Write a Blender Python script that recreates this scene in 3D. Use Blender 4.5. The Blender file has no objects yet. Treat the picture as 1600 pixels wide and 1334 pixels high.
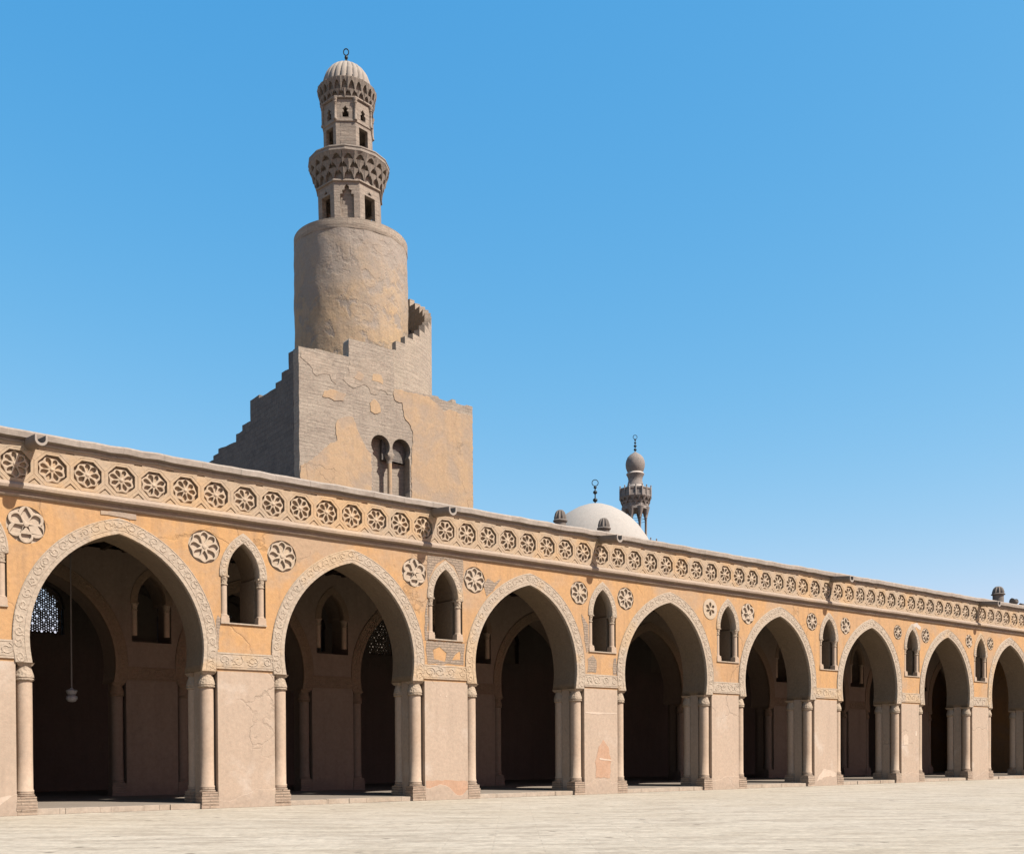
import bpy, bmesh, math, random
from mathutils import Vector, Matrix
random.seed(7)
S = bpy.context.scene
COL = S.collection
PI = math.pi
R = math.radians

# ------------------------------------------------------------------ helpers
def link(name, me, mat=None, parent=None):
    o = bpy.data.objects.new(name, me)
    COL.objects.link(o)
    if mat is not None and me is not None:
        me.materials.clear(); me.materials.append(mat)
    if parent is not None: o.parent = parent
    return o

def empty(name, label, cat, loc=(0, 0, 0), group=None):
    o = bpy.data.objects.new(name, None); COL.objects.link(o)
    o.location = loc; o.empty_display_size = .5
    o['label'] = label; o['category'] = cat
    if group: o['group'] = group
    return o

def to_mesh(bm, name, smooth=None):
    me = bpy.data.meshes.new(name)
    bmesh.ops.recalc_face_normals(bm, faces=bm.faces)
    bm.to_mesh(me); bm.free()
    if smooth is not None:
        for p in me.polygons: p.use_smooth = True
        me.set_sharp_from_angle(angle=R(smooth))
    return me

def part(name, bm, mat, parent=None, smooth=None):
    return link(name, to_mesh(bm, name, smooth), mat, parent)

def box(bm, x0, x1, y0, y1, z0, z1):
    v = [bm.verts.new(c) for c in ((x0,y0,z0),(x1,y0,z0),(x1,y1,z0),(x0,y1,z0),(x0,y0,z1),(x1,y0,z1),(x1,y1,z1),(x0,y1,z1))]
    for f in ((0,3,2,1),(4,5,6,7),(0,1,5,4),(1,2,6,5),(2,3,7,6),(3,0,4,7)):
        bm.faces.new([v[i] for i in f])

def prism(bm, pts, z0, z1):
    """extrude a plan polygon (x,y) from z0 to z1"""
    a = [bm.verts.new((x, y, z0)) for x, y in pts]
    b = [bm.verts.new((x, y, z1)) for x, y in pts]
    n = len(pts)
    bm.faces.new(a[::-1]); bm.faces.new(b)
    for i in range(n):
        bm.faces.new((a[i], a[(i+1) % n], b[(i+1) % n], b[i]))

def lathe(bm, prof, n=24, c=(0, 0), cap=True, a0=0.0, rib=None):
    """prof: [(r,z)...] bottom to top; rib(angle)->radius factor"""
    rings = []
    for r, z in prof:
        if r < 1e-5:
            rings.append([bm.verts.new((c[0], c[1], z))]); continue
        ring = []
        for i in range(n):
            a = a0 + 2*PI*i/n
            k = rib(i, z) if rib else 1.0
            ring.append(bm.verts.new((c[0]+r*k*math.cos(a), c[1]+r*k*math.sin(a), z)))
        rings.append(ring)
    for p, q in zip(rings[:-1], rings[1:]):
        if len(p) == 1 and len(q) == 1: continue
        for i in range(n):
            j = (i+1) % n
            if len(p) == 1: bm.faces.new((p[0], q[j], q[i]))
            elif len(q) == 1: bm.faces.new((p[i], p[j], q[0]))
            else: bm.faces.new((p[i], p[j], q[j], q[i]))
    if cap:
        if len(rings[0]) > 1: bm.faces.new(rings[0][::-1])
        if len(rings[-1]) > 1: bm.faces.new(rings[-1])

def tube(bm, pts, r, n=6):
    prev = None
    for i, p in enumerate(pts):
        p = Vector(p)
        t = (Vector(pts[min(i+1, len(pts)-1)]) - Vector(pts[max(i-1, 0)])).normalized()
        u = t.orthogonal().normalized() if prev is None else None
        if prev is not None:
            u = (prev[1] - t*prev[1].dot(t)).normalized()
        w = t.cross(u)
        ring = [bm.verts.new(p + (u*math.cos(2*PI*k/n) + w*math.sin(2*PI*k/n))*r) for k in range(n)]
        if prev is not None:
            for k in range(n):
                bm.faces.new((prev[0][k], prev[0][(k+1) % n], ring[(k+1) % n], ring[k]))
        else: bm.faces.new(ring[::-1])
        prev = (ring, u)
    bm.faces.new(prev[0])

def torus(bm, c, r, t, axis_u, axis_w, n=20, m=6, gap=None):
    """ring through c in the plane of axis_u, axis_w"""
    u = Vector(axis_u).normalized(); w = Vector(axis_w).normalized(); k = u.cross(w)
    rings = []
    for i in range(n):
        a = 2*PI*i/n
        d = u*math.cos(a) + w*math.sin(a)
        rings.append([bm.verts.new(Vector(c)+d*(r+t*math.cos(2*PI*j/m)) + k*t*math.sin(2*PI*j/m)) for j in range(m)])
    for i in range(n):
        p, q = rings[i], rings[(i+1) % n]
        for j in range(m):
            bm.faces.new((p[j], p[(j+1) % m], q[(j+1) % m], q[j]))

def plate_mesh(loops, y0, y1, bevel=0.0, res=0):
    """flat plate with holes: loops of (x,z) points (even-odd fill), front at y0, back at y1"""
    cu = bpy.data.curves.new('plate', 'CURVE'); cu.dimensions = '2D'; cu.fill_mode = 'BOTH'
    cu.extrude = max((y1-y0)/2 - bevel, 0.0005); cu.bevel_depth = bevel; cu.bevel_resolution = res
    cu.offset = -bevel
    for L in loops:
        sp = cu.splines.new('POLY'); sp.points.add(len(L)-1)
        for p, (x, z) in zip(sp.points, L): p.co = (x, z, 0, 1)
        sp.use_cyclic_u = True
    ob = bpy.data.objects.new('plate', cu); COL.objects.link(ob)
    dg = bpy.context.evaluated_depsgraph_get()
    me = bpy.data.meshes.new_from_object(ob.evaluated_get(dg))
    bpy.data.objects.remove(ob); bpy.data.curves.remove(cu)
    ym = (y0+y1)/2
    for v in me.vertices:
        x, z, d = v.co
        v.co = (x, ym - d, z)
    return me

def join_mesh(bm, me, M=None, remove=True):
    n0 = len(bm.verts)
    bm.from_mesh(me)
    bm.verts.ensure_lookup_table()
    if M is not None:
        for v in bm.verts[n0:]: v.co = M @ v.co
    if remove: bpy.data.meshes.remove(me)

def xsweep(bm, prof, x0, x1, step=.7, jit=.005):
    """(y,z) profile swept along x with a slightly uneven edge"""
    n = max(2, int((x1-x0)/step)); rows = []
    for i in range(n+1):
        x = x0+(x1-x0)*i/n
        dy, dz = random.uniform(-jit, jit), random.uniform(-jit, jit)
        rows.append([bm.verts.new((x, y+dy+random.uniform(-jit, jit)*.5, z+dz)) for y, z in prof])
    m = len(prof)
    for a, b in zip(rows[:-1], rows[1:]):
        for j in range(m):
            bm.faces.new((a[j], b[j], b[(j+1) % m], a[(j+1) % m]))
    bm.faces.new(rows[0]); bm.faces.new(rows[-1][::-1])

def circle(cx, cz, r, n=32, a0=0.0):
    return [(cx+r*math.cos(a0+2*PI*i/n), cz+r*math.sin(a0+2*PI*i/n)) for i in range(n)]

def ragged(loop, step=.25, amp=.05, seed=0):
    rg = random.Random(seed); out = []
    n = len(loop)
    for i in range(n):
        a, b = Vector(loop[i]), Vector(loop[(i+1) % n])
        L = (b-a).length; k = max(1, int(L/step)); t = (b-a).normalized() if L > 1e-6 else Vector((1, 0))
        nn = Vector((-t.y, t.x))
        for j in range(k):
            p = a+(b-a)*j/k
            p = p + nn*rg.uniform(-amp, amp) + t*rg.uniform(-amp, amp)*.4
            out.append((p.x, p.y))
    return out

# ------------------------------------------------------------------ materials
ALB = .51      # the colours below are relative; this takes them to real-world reflectance
class NT:
    def __init__(s, name, rough=.9):
        s.m = bpy.data.materials.new(name); s.m.use_nodes = True
        s.t = s.m.node_tree; s.t.nodes.clear()
        s.out = s.t.nodes.new('ShaderNodeOutputMaterial')
        s.b = s.t.nodes.new('ShaderNodeBsdfPrincipled')
        s.b.inputs['Roughness'].default_value = rough
        s.b.inputs['Specular IOR Level'].default_value = .15
        s.t.links.new(s.b.outputs[0], s.out.inputs[0])
        s.geo = s.t.nodes.new('ShaderNodeNewGeometry')
        s.pos = s.geo.outputs['Position']
    def L(s, a, b): s.t.links.new(a, b)
    def setin(s, sock, v):
        if hasattr(v, 'is_linked') or hasattr(v, 'links'): s.L(v, sock)
        else: sock.default_value = v
    def mapping(s, scale=(1, 1, 1), rot=(0, 0, 0), loc=(0, 0, 0), vec=None):
        n = s.t.nodes.new('ShaderNodeMapping')
        n.inputs['Scale'].default_value = scale; n.inputs['Rotation'].default_value = rot; n.inputs['Location'].default_value = loc
        s.L(vec or s.pos, n.inputs['Vector']); return n.outputs[0]
    def noise(s, scale, detail=6, rough=.6, vec=None, dist=0):
        n = s.t.nodes.new('ShaderNodeTexNoise'); n.inputs['Scale'].default_value = scale
        n.inputs['Detail'].default_value = detail; n.inputs['Roughness'].default_value = rough
        n.inputs['Distortion'].default_value = dist
        s.L(vec or s.pos, n.inputs['Vector']); return n.outputs['Fac']
    def voronoi(s, scale, feature='F1', vec=None, out='Distance'):
        n = s.t.nodes.new('ShaderNodeTexVoronoi'); n.feature = feature; n.inputs['Scale'].default_value = scale
        s.L(vec or s.pos, n.inputs['Vector']); return n.outputs[out]
    def ramp(s, fac, a, b, ca=(0, 0, 0, 1), cb=(1, 1, 1, 1)):
        n = s.t.nodes.new('ShaderNodeValToRGB')
        n.color_ramp.elements[0].position = a; n.color_ramp.elements[1].position = b
        n.color_ramp.elements[0].color = ca; n.color_ramp.elements[1].color = cb
        s.L(fac, n.inputs[0]); return n.outputs[0]
    def mix(s, fac, a, b, mode='MIX'):
        n = s.t.nodes.new('ShaderNodeMix'); n.data_type = 'RGBA'; n.blend_type = mode
        s.setin(n.inputs[0], fac)
        for k, v in ((6, a), (7, b)):
            if isinstance(v, (tuple, list)): n.inputs[k].default_value = tuple(v)+((1,) if len(v) == 3 else ())
            else: s.L(v, n.inputs[k])
        return n.outputs[2]
    def math(s, op, a, b=0.0, c=None):
        n = s.t.nodes.new('ShaderNodeMath'); n.operation = op
        s.setin(n.inputs[0], a); s.setin(n.inputs[1], b)
        if c is not None: s.setin(n.inputs[2], c)
        return n.outputs[0]
    def sep(s, vec=None):
        n = s.t.nodes.new('ShaderNodeSeparateXYZ'); s.L(vec or s.pos, n.inputs[0]); return n.outputs
    def comb(s, x, y, z):
        n = s.t.nodes.new('ShaderNodeCombineXYZ')
        for i, v in enumerate((x, y, z)): s.setin(n.inputs[i], v)
        return n.outputs[0]
    def color(s, c): s.setin(s.b.inputs['Base Color'], s.mix(1.0, c, (ALB, ALB, ALB), 'MULTIPLY'))
    def bump(s, h, strength=.3, dist=.02):
        n = s.t.nodes.new('ShaderNodeBump'); n.inputs['Strength'].default_value = strength; n.inputs['Distance'].default_value = dist
        if getattr(s, 'lastb', None) is not None: s.L(s.lastb, n.inputs['Normal'])
        s.L(h, n.inputs['Height']); s.lastb = n.outputs[0]
        s.L(s.lastb, s.b.inputs['Normal'])
    def brick(s, vec, w, h, mortar, c1, c2, cm, bias=0.0, off=.5, smooth=.2):
        n = s.t.nodes.new('ShaderNodeTexBrick'); n.inputs['Scale'].default_value = 1
        n.inputs['Brick Width'].default_value = w; n.inputs['Row Height'].default_value = h
        n.inputs['Mortar Size'].default_value = mortar; n.inputs['Bias'].default_value = bias
        n.inputs['Mortar Smooth'].default_value = smooth; n.offset = off
        n.inputs['Color1'].default_value = c1+(1,); n.inputs['Color2'].default_value = c2+(1,); n.inputs['Mortar'].default_value = cm+(1,)
        s.L(vec, n.inputs['Vector']); return n.outputs

def facing_vec(n, warp=0.0):
    """(x+y, z) face coordinates for brickwork on upright walls"""
    o = n.sep()
    h = n.math('ADD', o[0], n.math('MULTIPLY', o[1], 1.0))
    if warp:
        z = n.math('ADD', o[2], n.math('MULTIPLY', n.math('SUBTRACT', n.noise(.9, 2), .5), warp))
    else: z = o[2]
    return n.comb(h, z, 0.0)

def mat_plaster(name, c1, c2, c3, big=.35, base=None, bump=.35, streak=.35, patch=None, patchlim=(.6, .66), crack=.0, high=None, pscale=.8, relief=.0):
    n = NT(name, .92)
    col = n.mix(n.ramp(n.noise(big, 7, .62), .36, .66), c1, c2)
    col = n.mix(n.math('MULTIPLY', n.ramp(n.noise(1.9, 8, .7, dist=.6), .5, .74), .55), col, c3)
    st = n.noise(1.0, 6, .65, n.mapping((3.2, 3.2, .28)))
    col = n.mix(n.math('MULTIPLY', n.ramp(st, .48, .78), streak), col, tuple(x*.72 for x in c3))
    if patch:
        pm = n.ramp(n.noise(pscale, 9, .6, n.mapping(loc=(31, 7, 3)), dist=.3), patchlim[0], patchlim[1])
        col = n.mix(pm, col, patch)
        if relief: n.bump(n.math('SUBTRACT', 1.0, pm), relief, .05)
    if high:
        z0, z1, hc = high
        zz = n.math('ADD', n.sep()[2], n.math('MULTIPLY', n.math('SUBTRACT', n.noise(.5, 8, .65, dist=.5), .5), (z1-z0)*2.2))
        mr = n.t.nodes.new('ShaderNodeMapRange'); mr.inputs[1].default_value = z0; mr.inputs[2].default_value = z1
        n.L(zz, mr.inputs[0]); col = n.mix(mr.outputs[0], col, hc)
    if crack:
        vw = n.t.nodes.new('ShaderNodeVectorMath'); vw.operation = 'ADD'
        nn = n.t.nodes.new('ShaderNodeTexNoise'); nn.inputs['Scale'].default_value = 1.3; nn.inputs['Detail'].default_value = 6
        n.L(n.pos, nn.inputs['Vector']); n.L(nn.outputs['Color'], vw.inputs[0]); n.L(n.pos, vw.inputs[1])
        cr = n.ramp(n.voronoi(.42, 'DISTANCE_TO_EDGE', vw.outputs[0]), .004, .012, (1, 1, 1, 1), (0, 0, 0, 1))
        cr = n.math('MULTIPLY', cr, n.ramp(n.noise(.33, 4, .6, n.mapping(loc=(3, 8, 1))), .5, .6))
        col = n.mix(n.math('MULTIPLY', cr, crack), col, tuple(x*.35 for x in c3))
        n.bump(n.math('SUBTRACT', 1.0, cr), .5, .02)
    if base:
        z = n.sep()[2]
        zz = n.math('ADD', z, n.math('MULTIPLY', n.math('SUBTRACT', n.noise(1.3, 6, .7), .5), 1.3))
        col = n.mix(n.math('MULTIPLY', n.ramp(zz, .25, .55, (1, 1, 1, 1), (0, 0, 0, 1)), .75), col, base)
    col = n.mix(1.0, col, n.ramp(n.noise(9, 8, .75), .25, .8, (.80, .80, .80, 1), (1.16, 1.16, 1.16, 1)), 'MULTIPLY')
    pit = n.ramp(n.voronoi(5.5, vec=n.mapping((1, 1, 1.4))), .02, .055)
    col = n.mix(n.math('MULTIPLY', n.math('SUBTRACT', 1.0, pit), .35), col, tuple(x*.45 for x in c3))
    n.color(col)
    n.bump(n.noise(2.2, 7, .65), bump, .06)
    n.bump(n.noise(24, 5, .7), bump*.6, .012)
    return n.m

def mat_stone(name, c1, c2, c3, w=.55, h=.27, mortar=.012, bump=.5, bscale=14, rough=.9, mort=None, warp=.05, wear=.7, layer=0.0):
    n = NT(name, rough)
    v = facing_vec(n, warp)
    b = n.brick(v, w, h, mortar, c1, c2, mort or tuple(x*.55 for x in c1))
    col = n.mix(n.math('MULTIPLY', n.ramp(n.noise(.55, 8, .65), .42, .68), wear), b[0], c3)
    if layer:
        ly = n.noise(1.0, 8, .72, n.mapping((.9, .9, 6.5)))
        col = n.mix(n.math('MULTIPLY', n.ramp(ly, .50, .70), layer), col, tuple(x*.62 for x in c2))
        n.bump(ly, .9, .06)
    col = n.mix(1.0, col, n.ramp(n.noise(6, 8, .72), .25, .8, (.72, .72, .72, 1), (1.2, 1.2, 1.2, 1)), 'MULTIPLY')
    n.color(col)
    n.bump(n.math('SUBTRACT', 1.0, b[1]), bump, .03)
    n.bump(n.noise(bscale, 8, .72), bump, .03)
    return n.m

def mat_carved(name, c1, c2, c3, bump=.5, vor=11):
    n = NT(name, .92)
    col = n.mix(n.ramp(n.noise(.9, 7, .65), .38, .66), c1, c2)
    col = n.mix(n.math('MULTIPLY', n.ramp(n.noise(.45, 5, .6, n.mapping(loc=(9, 4, 2))), .52, .6), .8), col, c3)
    col = n.mix(1.0, col, n.ramp(n.noise(13, 7, .7), .3, .75, (.78, .78, .78, 1), (1.12, 1.12, 1.12, 1)), 'MULTIPLY')
    n.color(col)
    n.bump(n.voronoi(vor, 'SMOOTH_F1'), bump, .03)
    n.bump(n.noise(40, 5, .7), .35, .01)
    return n.m

def mat_plain(name, c, rough=.6, metal=0.0, var=.2):
    n = NT(name, rough)
    n.b.inputs['Metallic'].default_value = metal
    n.color(n.mix(n.noise(5, 6, .7), tuple(x*(1-var) for x in c), tuple(min(1, x*(1+var)) for x in c)))
    n.bump(n.noise(18, 5, .7), .2, .01)
    return n.m

ORANGE = mat_plaster('orange_plaster', (0.630, 0.359, 0.155), (0.573, 0.346, 0.180), (0.478, 0.309, 0.184), big=.22, bump=.4, streak=.62, patch=(0.506, 0.346, 0.218), patchlim=(.50, .66), crack=.28, pscale=.5)
SOFFIT_SHADE = mat_carved('soffit_shade_stucco', (0.308, 0.229, 0.154), (0.273, 0.202, 0.136), (0.290, 0.216, 0.141), bump=.5, vor=6)  # band stucco darkened, so the shade of the reveals is in the colour
PINK = mat_plaster('pier_plaster', (0.564, 0.429, 0.314), (0.531, 0.402, 0.292), (0.479, 0.367, 0.274), big=.28, base=(0.479, 0.371, 0.278), bump=.25, streak=.3, patch=(0.607, 0.491, 0.383), patchlim=(.56, .70), crack=.25)
INNER = mat_plaster('inner_plaster', (0.326, 0.248, 0.185), (0.303, 0.228, 0.168), (0.256, 0.196, 0.151), big=.3, base=(0.233, 0.184, 0.151), bump=.3, streak=.4)  # darker than the pier plaster: gallery shade is put into the colour
CARVE = mat_carved('carved_stucco', (.56, .45, .335), (.51, .405, .30), (.60, .43, .265))
CARVEIN = mat_carved('carved_stucco_inner', (0.304, 0.216, 0.144), (0.272, 0.192, 0.128), (0.320, 0.224, 0.144))  # darker copy of the arch band stucco, with gallery shade in its tone
STRIP = mat_carved('parapet_stucco', (.56, .40, .25), (.52, .40, .285), (.63, .41, .22), bump=.15, vor=6)
ROSE = mat_carved('rosette_stucco', (.60, .46, .32), (.55, .42, .30), (.62, .45, .29), bump=.15, vor=14)
ROUND = mat_carved('roundel_stucco', (.62, .49, .36), (.57, .45, .33), (.60, .46, .31), bump=.12, vor=14)
COLM = mat_plaster('column_plaster', (.58, .44, .32), (.55, .40, .28), (.56, .43, .32), big=.5, base=(.55, .43, .32), bump=.2, streak=.3)
COPE = mat_stone('coping_stone', (.38, .315, .255), (.43, .36, .30), (.45, .38, .31), w=1.1, h=3.0, mortar=.008, bump=.35, bscale=7)
CORN = mat_carved('cornice_stucco', (.47, .36, .265), (.42, .32, .24), (.50, .37, .25), bump=.3, vor=5)
CAP = mat_carved('capital_stucco', (.50, .39, .28), (.45, .35, .255), (.52, .40, .28), bump=.9, vor=17)
BASE = mat_stone('base_brick', (.52, .39, .28), (.47, .34, .245), (.55, .43, .32), w=.9, h=.085, mortar=.012, bump=.7)
BRICK = mat_stone('bare_brick', (.45, .34, .245), (.38, .29, .215), (.48, .37, .27), w=.24, h=.085, mortar=.014, bump=.8, mort=(.30, .23, .17))
STEP = mat_stone('threshold_stone', (.52, .42, .32), (.47, .37, .27), (.56, .47, .37), w=1.3, h=.6, mortar=.01, bump=.3)
FLOOR = mat_plaster('riwaq_paving', (0.289, 0.238, 0.187), (0.255, 0.212, 0.170), (0.323, 0.272, 0.221), big=.8, bump=.15, streak=0)  # colour lowered to hold the shade under the gallery roof
CEIL = mat_plain('ceiling_wood', (.075, .05, .035), .85)
TSTONE = mat_stone('tower_limestone', (0.462, 0.376, 0.289), (0.393, 0.318, 0.249), (0.497, 0.411, 0.318), w=.42, h=.20, mortar=.010, bump=.5, mort=(0.335, 0.272, 0.214), warp=.22, wear=.9, layer=.55)
TSHADE = mat_stone('tower_limestone_shaded', (0.230, 0.198, 0.170), (0.175, 0.152, 0.133), (0.248, 0.212, 0.179), w=.55, h=.30, mortar=.012, bump=.7, mort=(0.129, 0.110, 0.097), warp=.15, wear=.8, layer=.4)  # darker copy of the tower stone, left side's shade put into the colour
RAMPW = mat_stone('stair_parapet_render', (0.481, 0.395, 0.303), (0.435, 0.355, 0.275), (0.527, 0.429, 0.320), w=.6, h=.3, mortar=.004, bump=.4, mort=(0.377, 0.310, 0.241), warp=.15, wear=.9, layer=.3)
TSTONE_PALE = mat_stone('tower_pale_blocks', (.53, .43, .33), (.42, .34, .26), (.46, .365, .275), w=.72, h=.36, mortar=.008, bump=.5, mort=(.37, .295, .225), warp=.3, wear=.9, layer=.5)
TDRUM = mat_plaster('drum_plaster', (0.572, 0.396, 0.226), (0.473, 0.347, 0.226), (0.319, 0.253, 0.193), big=.30, bump=.95, streak=.45, patch=(0.374, 0.303, 0.237), patchlim=(.52, .60), high=(28.5, 34.5, (0.407, 0.336, 0.270)), pscale=.8, relief=.5, crack=.15)
TPLAS = mat_plaster('tower_plaster', (0.573, 0.392, 0.230), (0.527, 0.364, 0.224), (0.413, 0.303, 0.207), big=.3, bump=.45, streak=.35, patch=(0.459, 0.342, 0.240), patchlim=(.46, .60), relief=.25, crack=.3, pscale=.55)
LANT = mat_stone('lantern_stone', (0.420, 0.338, 0.263), (0.350, 0.286, 0.228), (0.455, 0.368, 0.286), w=.5, h=.3, mortar=.008, bump=.6, warp=.08, layer=.3)
MUQ = mat_stone('muqarnas_stone', (0.356, 0.297, 0.238), (0.302, 0.254, 0.205), (0.389, 0.324, 0.265), w=.4, h=.5, mortar=.004, bump=.45)
CUPOLA = mat_plaster('cupola_plaster', (0.451, 0.385, 0.312), (0.410, 0.353, 0.295), (0.312, 0.271, 0.230), big=.9, bump=.3, streak=.4)
WHITE = mat_plaster('dome_plaster', (.50, .45, .39), (.475, .43, .375), (.42, .38, .33), big=.3, bump=.15, streak=.25)
GREYSTONE = mat_stone('grey_minaret_stone', (0.338, 0.288, 0.250), (0.288, 0.250, 0.219), (0.375, 0.319, 0.275), w=.4, h=.25, mortar=.006, bump=.4)
PALERIM = mat_plain('pale_stone_rim', (.60, .52, .44), .9)
METAL = mat_plain('dark_bronze', (.05, .06, .06), .5, .6)
FINST = mat_plain('grey_finial_stone', (.22, .185, .155), .9, 0, .35)
SPOUT = mat_plain('spout_stone', (.30, .235, .18), .9, 0, .35)
LIP = mat_plain('spout_lip', (.42, .355, .295), .9)
GRILLE = mat_plain('stucco_grille', (.22, .18, .14), .9)
LAMPG = mat_plain('milky_glass', (.36, .36, .36), .3)
REARSHADE = mat_plaster('rear_wall_plaster', (0.194, 0.162, 0.133), (0.167, 0.142, 0.117), (0.150, 0.127, 0.106), big=.4, bump=.3, streak=.4)  # deepest gallery shade painted into the back wall's colour
CORD = mat_plain('lamp_cord', (.22, .20, .18), .6)
CITY = mat_plaster('town_plaster', (.42, .34, .26), (.38, .31, .24), (.32, .27, .22), big=.2, bump=.2)

def mat_ground():
    n = NT('court_paving', .93)
    o = n.sep()
    rot = n.mapping(rot=(0, 0, R(38.5)))
    wob = n.comb(0.0, n.math('MULTIPLY', n.math('SUBTRACT', n.noise(.35, 3), .5), .25), 0.0)
    va = n.t.nodes.new('ShaderNodeVectorMath'); va.operation = 'ADD'
    n.L(rot, va.inputs[0]); n.L(wob, va.inputs[1]); v = va.outputs[0]
    b = n.brick(v, 1.6, .34, .022, (0.641, 0.558, 0.437), (0.503, 0.433, 0.336), (0.458, 0.384, 0.293), smooth=.6)
    c = n.mix(.35, b[0], n.brick(n.mapping((1, 1, 1), loc=(.4, .1, 0), vec=v), 2.4, .52, .010, (0.604, 0.527, 0.416), (0.494, 0.424, 0.327), (0.476, 0.402, 0.306), smooth=.6)[0])
    streak = n.noise(1.0, 8, .7, n.mapping((.75, 2.4, 1), vec=rot))
    c = n.mix(n.math('MULTIPLY', n.ramp(streak, .46, .60), .6), c, (0.622, 0.545, 0.428))
    c = n.mix(n.math('MULTIPLY', n.ramp(n.noise(1.0, 7, .7, n.mapping((.55, 1.7, 1), (0, 0, .02), (5, 9, 0), vec=rot)), .48, .58), .85), c, (0.421, 0.353, 0.267))
    c = n.mix(n.math('MULTIPLY', n.ramp(n.noise(.13, 5, .6), .45, .7), .5), c, (0.485, 0.406, 0.293))
    c = n.mix(n.math('MULTIPLY', n.ramp(n.voronoi(1.1), .05, .12, (1, 1, 1, 1), (0, 0, 0, 1)), .8), c, (0.147, 0.116, 0.085))
    c = n.mix(1.0, c, n.ramp(n.noise(5, 8, .8), .28, .72, (.62, .62, .62, 1), (1.22, 1.22, 1.22, 1)), 'MULTIPLY')
    n.color(c)
    n.bump(n.math('SUBTRACT', 1.0, b[1]), .25, .01)
    n.bump(n.noise(9, 8, .75), .4, .02)
    return n.m
GROUND = mat_ground()
TOWNG = mat_plain('town_earth', (.30, .25, .20), .95)

# ------------------------------------------------------------------ measurements (metres, x along the facade, y into the building)
ARCH = [(0, -5.78, -1.23), (1, 1.20, 5.70), (2, 8.23, 12.71), (3, 15.23, 19.75), (4, 22.25, 26.83), (5, 29.31, 33.79), (6, 36.25, 40.75), (7, 43.24, 47.65), (8, 50.05, 54.45), (9, 56.9, 61.3)]
APEXU = {1: 3.43, 2: 10.49, 3: 17.60, 4: 24.72, 5: 31.64, 6: 38.62, 7: 45.49, 8: 52.05}
PIER = [(0, -.85, .83), (1, 6.14, 7.88), (2, 13.16, 14.88), (3, 20.16, 21.84), (4, 27.18, 28.87), (5, 34.11, 35.81), (6, 41.18, 42.76), (7, 47.98, 49.70), (8, 54.85, 56.5), (9, 61.8, 63.5)]
WIN = [(0, -.03), (1, 6.94), (2, 14.0), (3, 21.09), (4, 28.19), (5, 35.20), (6, 42.13), (7, 48.85), (8, 55.6)]
ROUNDEL = [(-1.25, .93), (1.11, .94), (5.78, .93), (8.15, .93), (12.78, .92), (15.19, .89), (19.93, .86), (22.29, .86), (27.09, .86), (29.48, .88), (33.93, .80), (36.5, .78), (40.86, .72), (43.38, .74), (47.64, .71), (49.9, .70), (54.6, .72), (56.7, .72)]
RTYPE = [0, 1, 0, 0, 1, 0, 0, 0, 2, 1, 0, 1, 0, 0, 1, 0, 0, 1]
X0, X1 = -9.0, 64.5
ZI, ZS, ZA = 3.88, 4.5, 7.41      # impost, springing, apex
TW = 1.27

def arch_curve(xl, xr, xa=None, zi=ZI, zs=ZS, za=ZA, off=0.0, n=22):
    """points from left impost over the apex to right impost; off pushes outwards"""
    c = (xl+xr)/2; w = (xr-xl)/2 + .045
    rise = za-zs
    cc = (rise*rise-w*w)/(2*w); Rr = w+cc
    pts = []
    a_lo = -math.asin(min(.99, (zs-zi)/(Rr)))
    Ro = Rr+off
    a_lo_o = -math.asin(min(.99, (zs-zi)/Ro))
    a_hi = math.acos(max(-1, min(1, cc/Ro)))
    left = []
    for i in range(n+1):
        a = a_lo_o+(a_hi-a_lo_o)*i/n
        x, z = -(Ro*math.cos(a)-cc), Ro*math.sin(a)+zs
        left.append((x, z))
    d = (xa-c) if xa is not None else 0.0
    def sk(x, z):
        t = max(0.0, min(1.0, (z-zs)/rise))
        return (c+x+d*t*t, z)
    L = [sk(x, z) for x, z in left]
    Rt = [sk(-x, z) for x, z in left[::-1]][1:]
    return L+Rt

def win_outline(c, hw, z0, zs, za, hlow=None):
    pts = arch_curve(c-hw, c+hw, None, zs-.02, zs, za, 0, 9)
    hl = hlow or hw
    return [(c-hl, z0), (c+hl, z0), (c+hl, zs-.03)] + pts[::-1] + [(c-hl, zs-.03)]

class Path:
    def __init__(s, pts):
        s.p = [Vector(p) for p in pts]; s.s = [0.0]
        for a, b in zip(s.p[:-1], s.p[1:]): s.s.append(s.s[-1]+(b-a).length)
        s.len = s.s[-1]
    def at(s, d, t):
        d = max(0, min(s.len-1e-6, d)); i = 0
        while s.s[i+1] < d: i += 1
        a, b = s.p[i], s.p[i+1]; k = (d-s.s[i])/(s.s[i+1]-s.s[i])
        tg = (b-a).normalized(); nn = Vector((-tg.y, tg.x))
        q = a+(b-a)*k+nn*t
        return q

def ribbon(bm, pts2, width, y, h):
    rows = []
    m = len(pts2)
    for i, p in enumerate(pts2):
        a = pts2[max(i-1, 0)]; b = pts2[min(i+1, m-1)]
        tg = (Vector(b)-Vector(a))
        if tg.length < 1e-7: continue
        tg.normalize(); nn = Vector((-tg.y, tg.x)); p = Vector(p)
        w = width*(.5 if 0 < i < m-1 else .25)
        l, r = p+nn*w, p-nn*w
        rows.append((bm.verts.new((l.x, y, l.y)), bm.verts.new((p.x, y-h, p.y)), bm.verts.new((r.x, y, r.y))))
    for a, b in zip(rows[:-1], rows[1:]):
        bm.faces.new((a[0], b[0], b[1], a[1])); bm.faces.new((a[1], b[1], b[2], a[2]))

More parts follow.
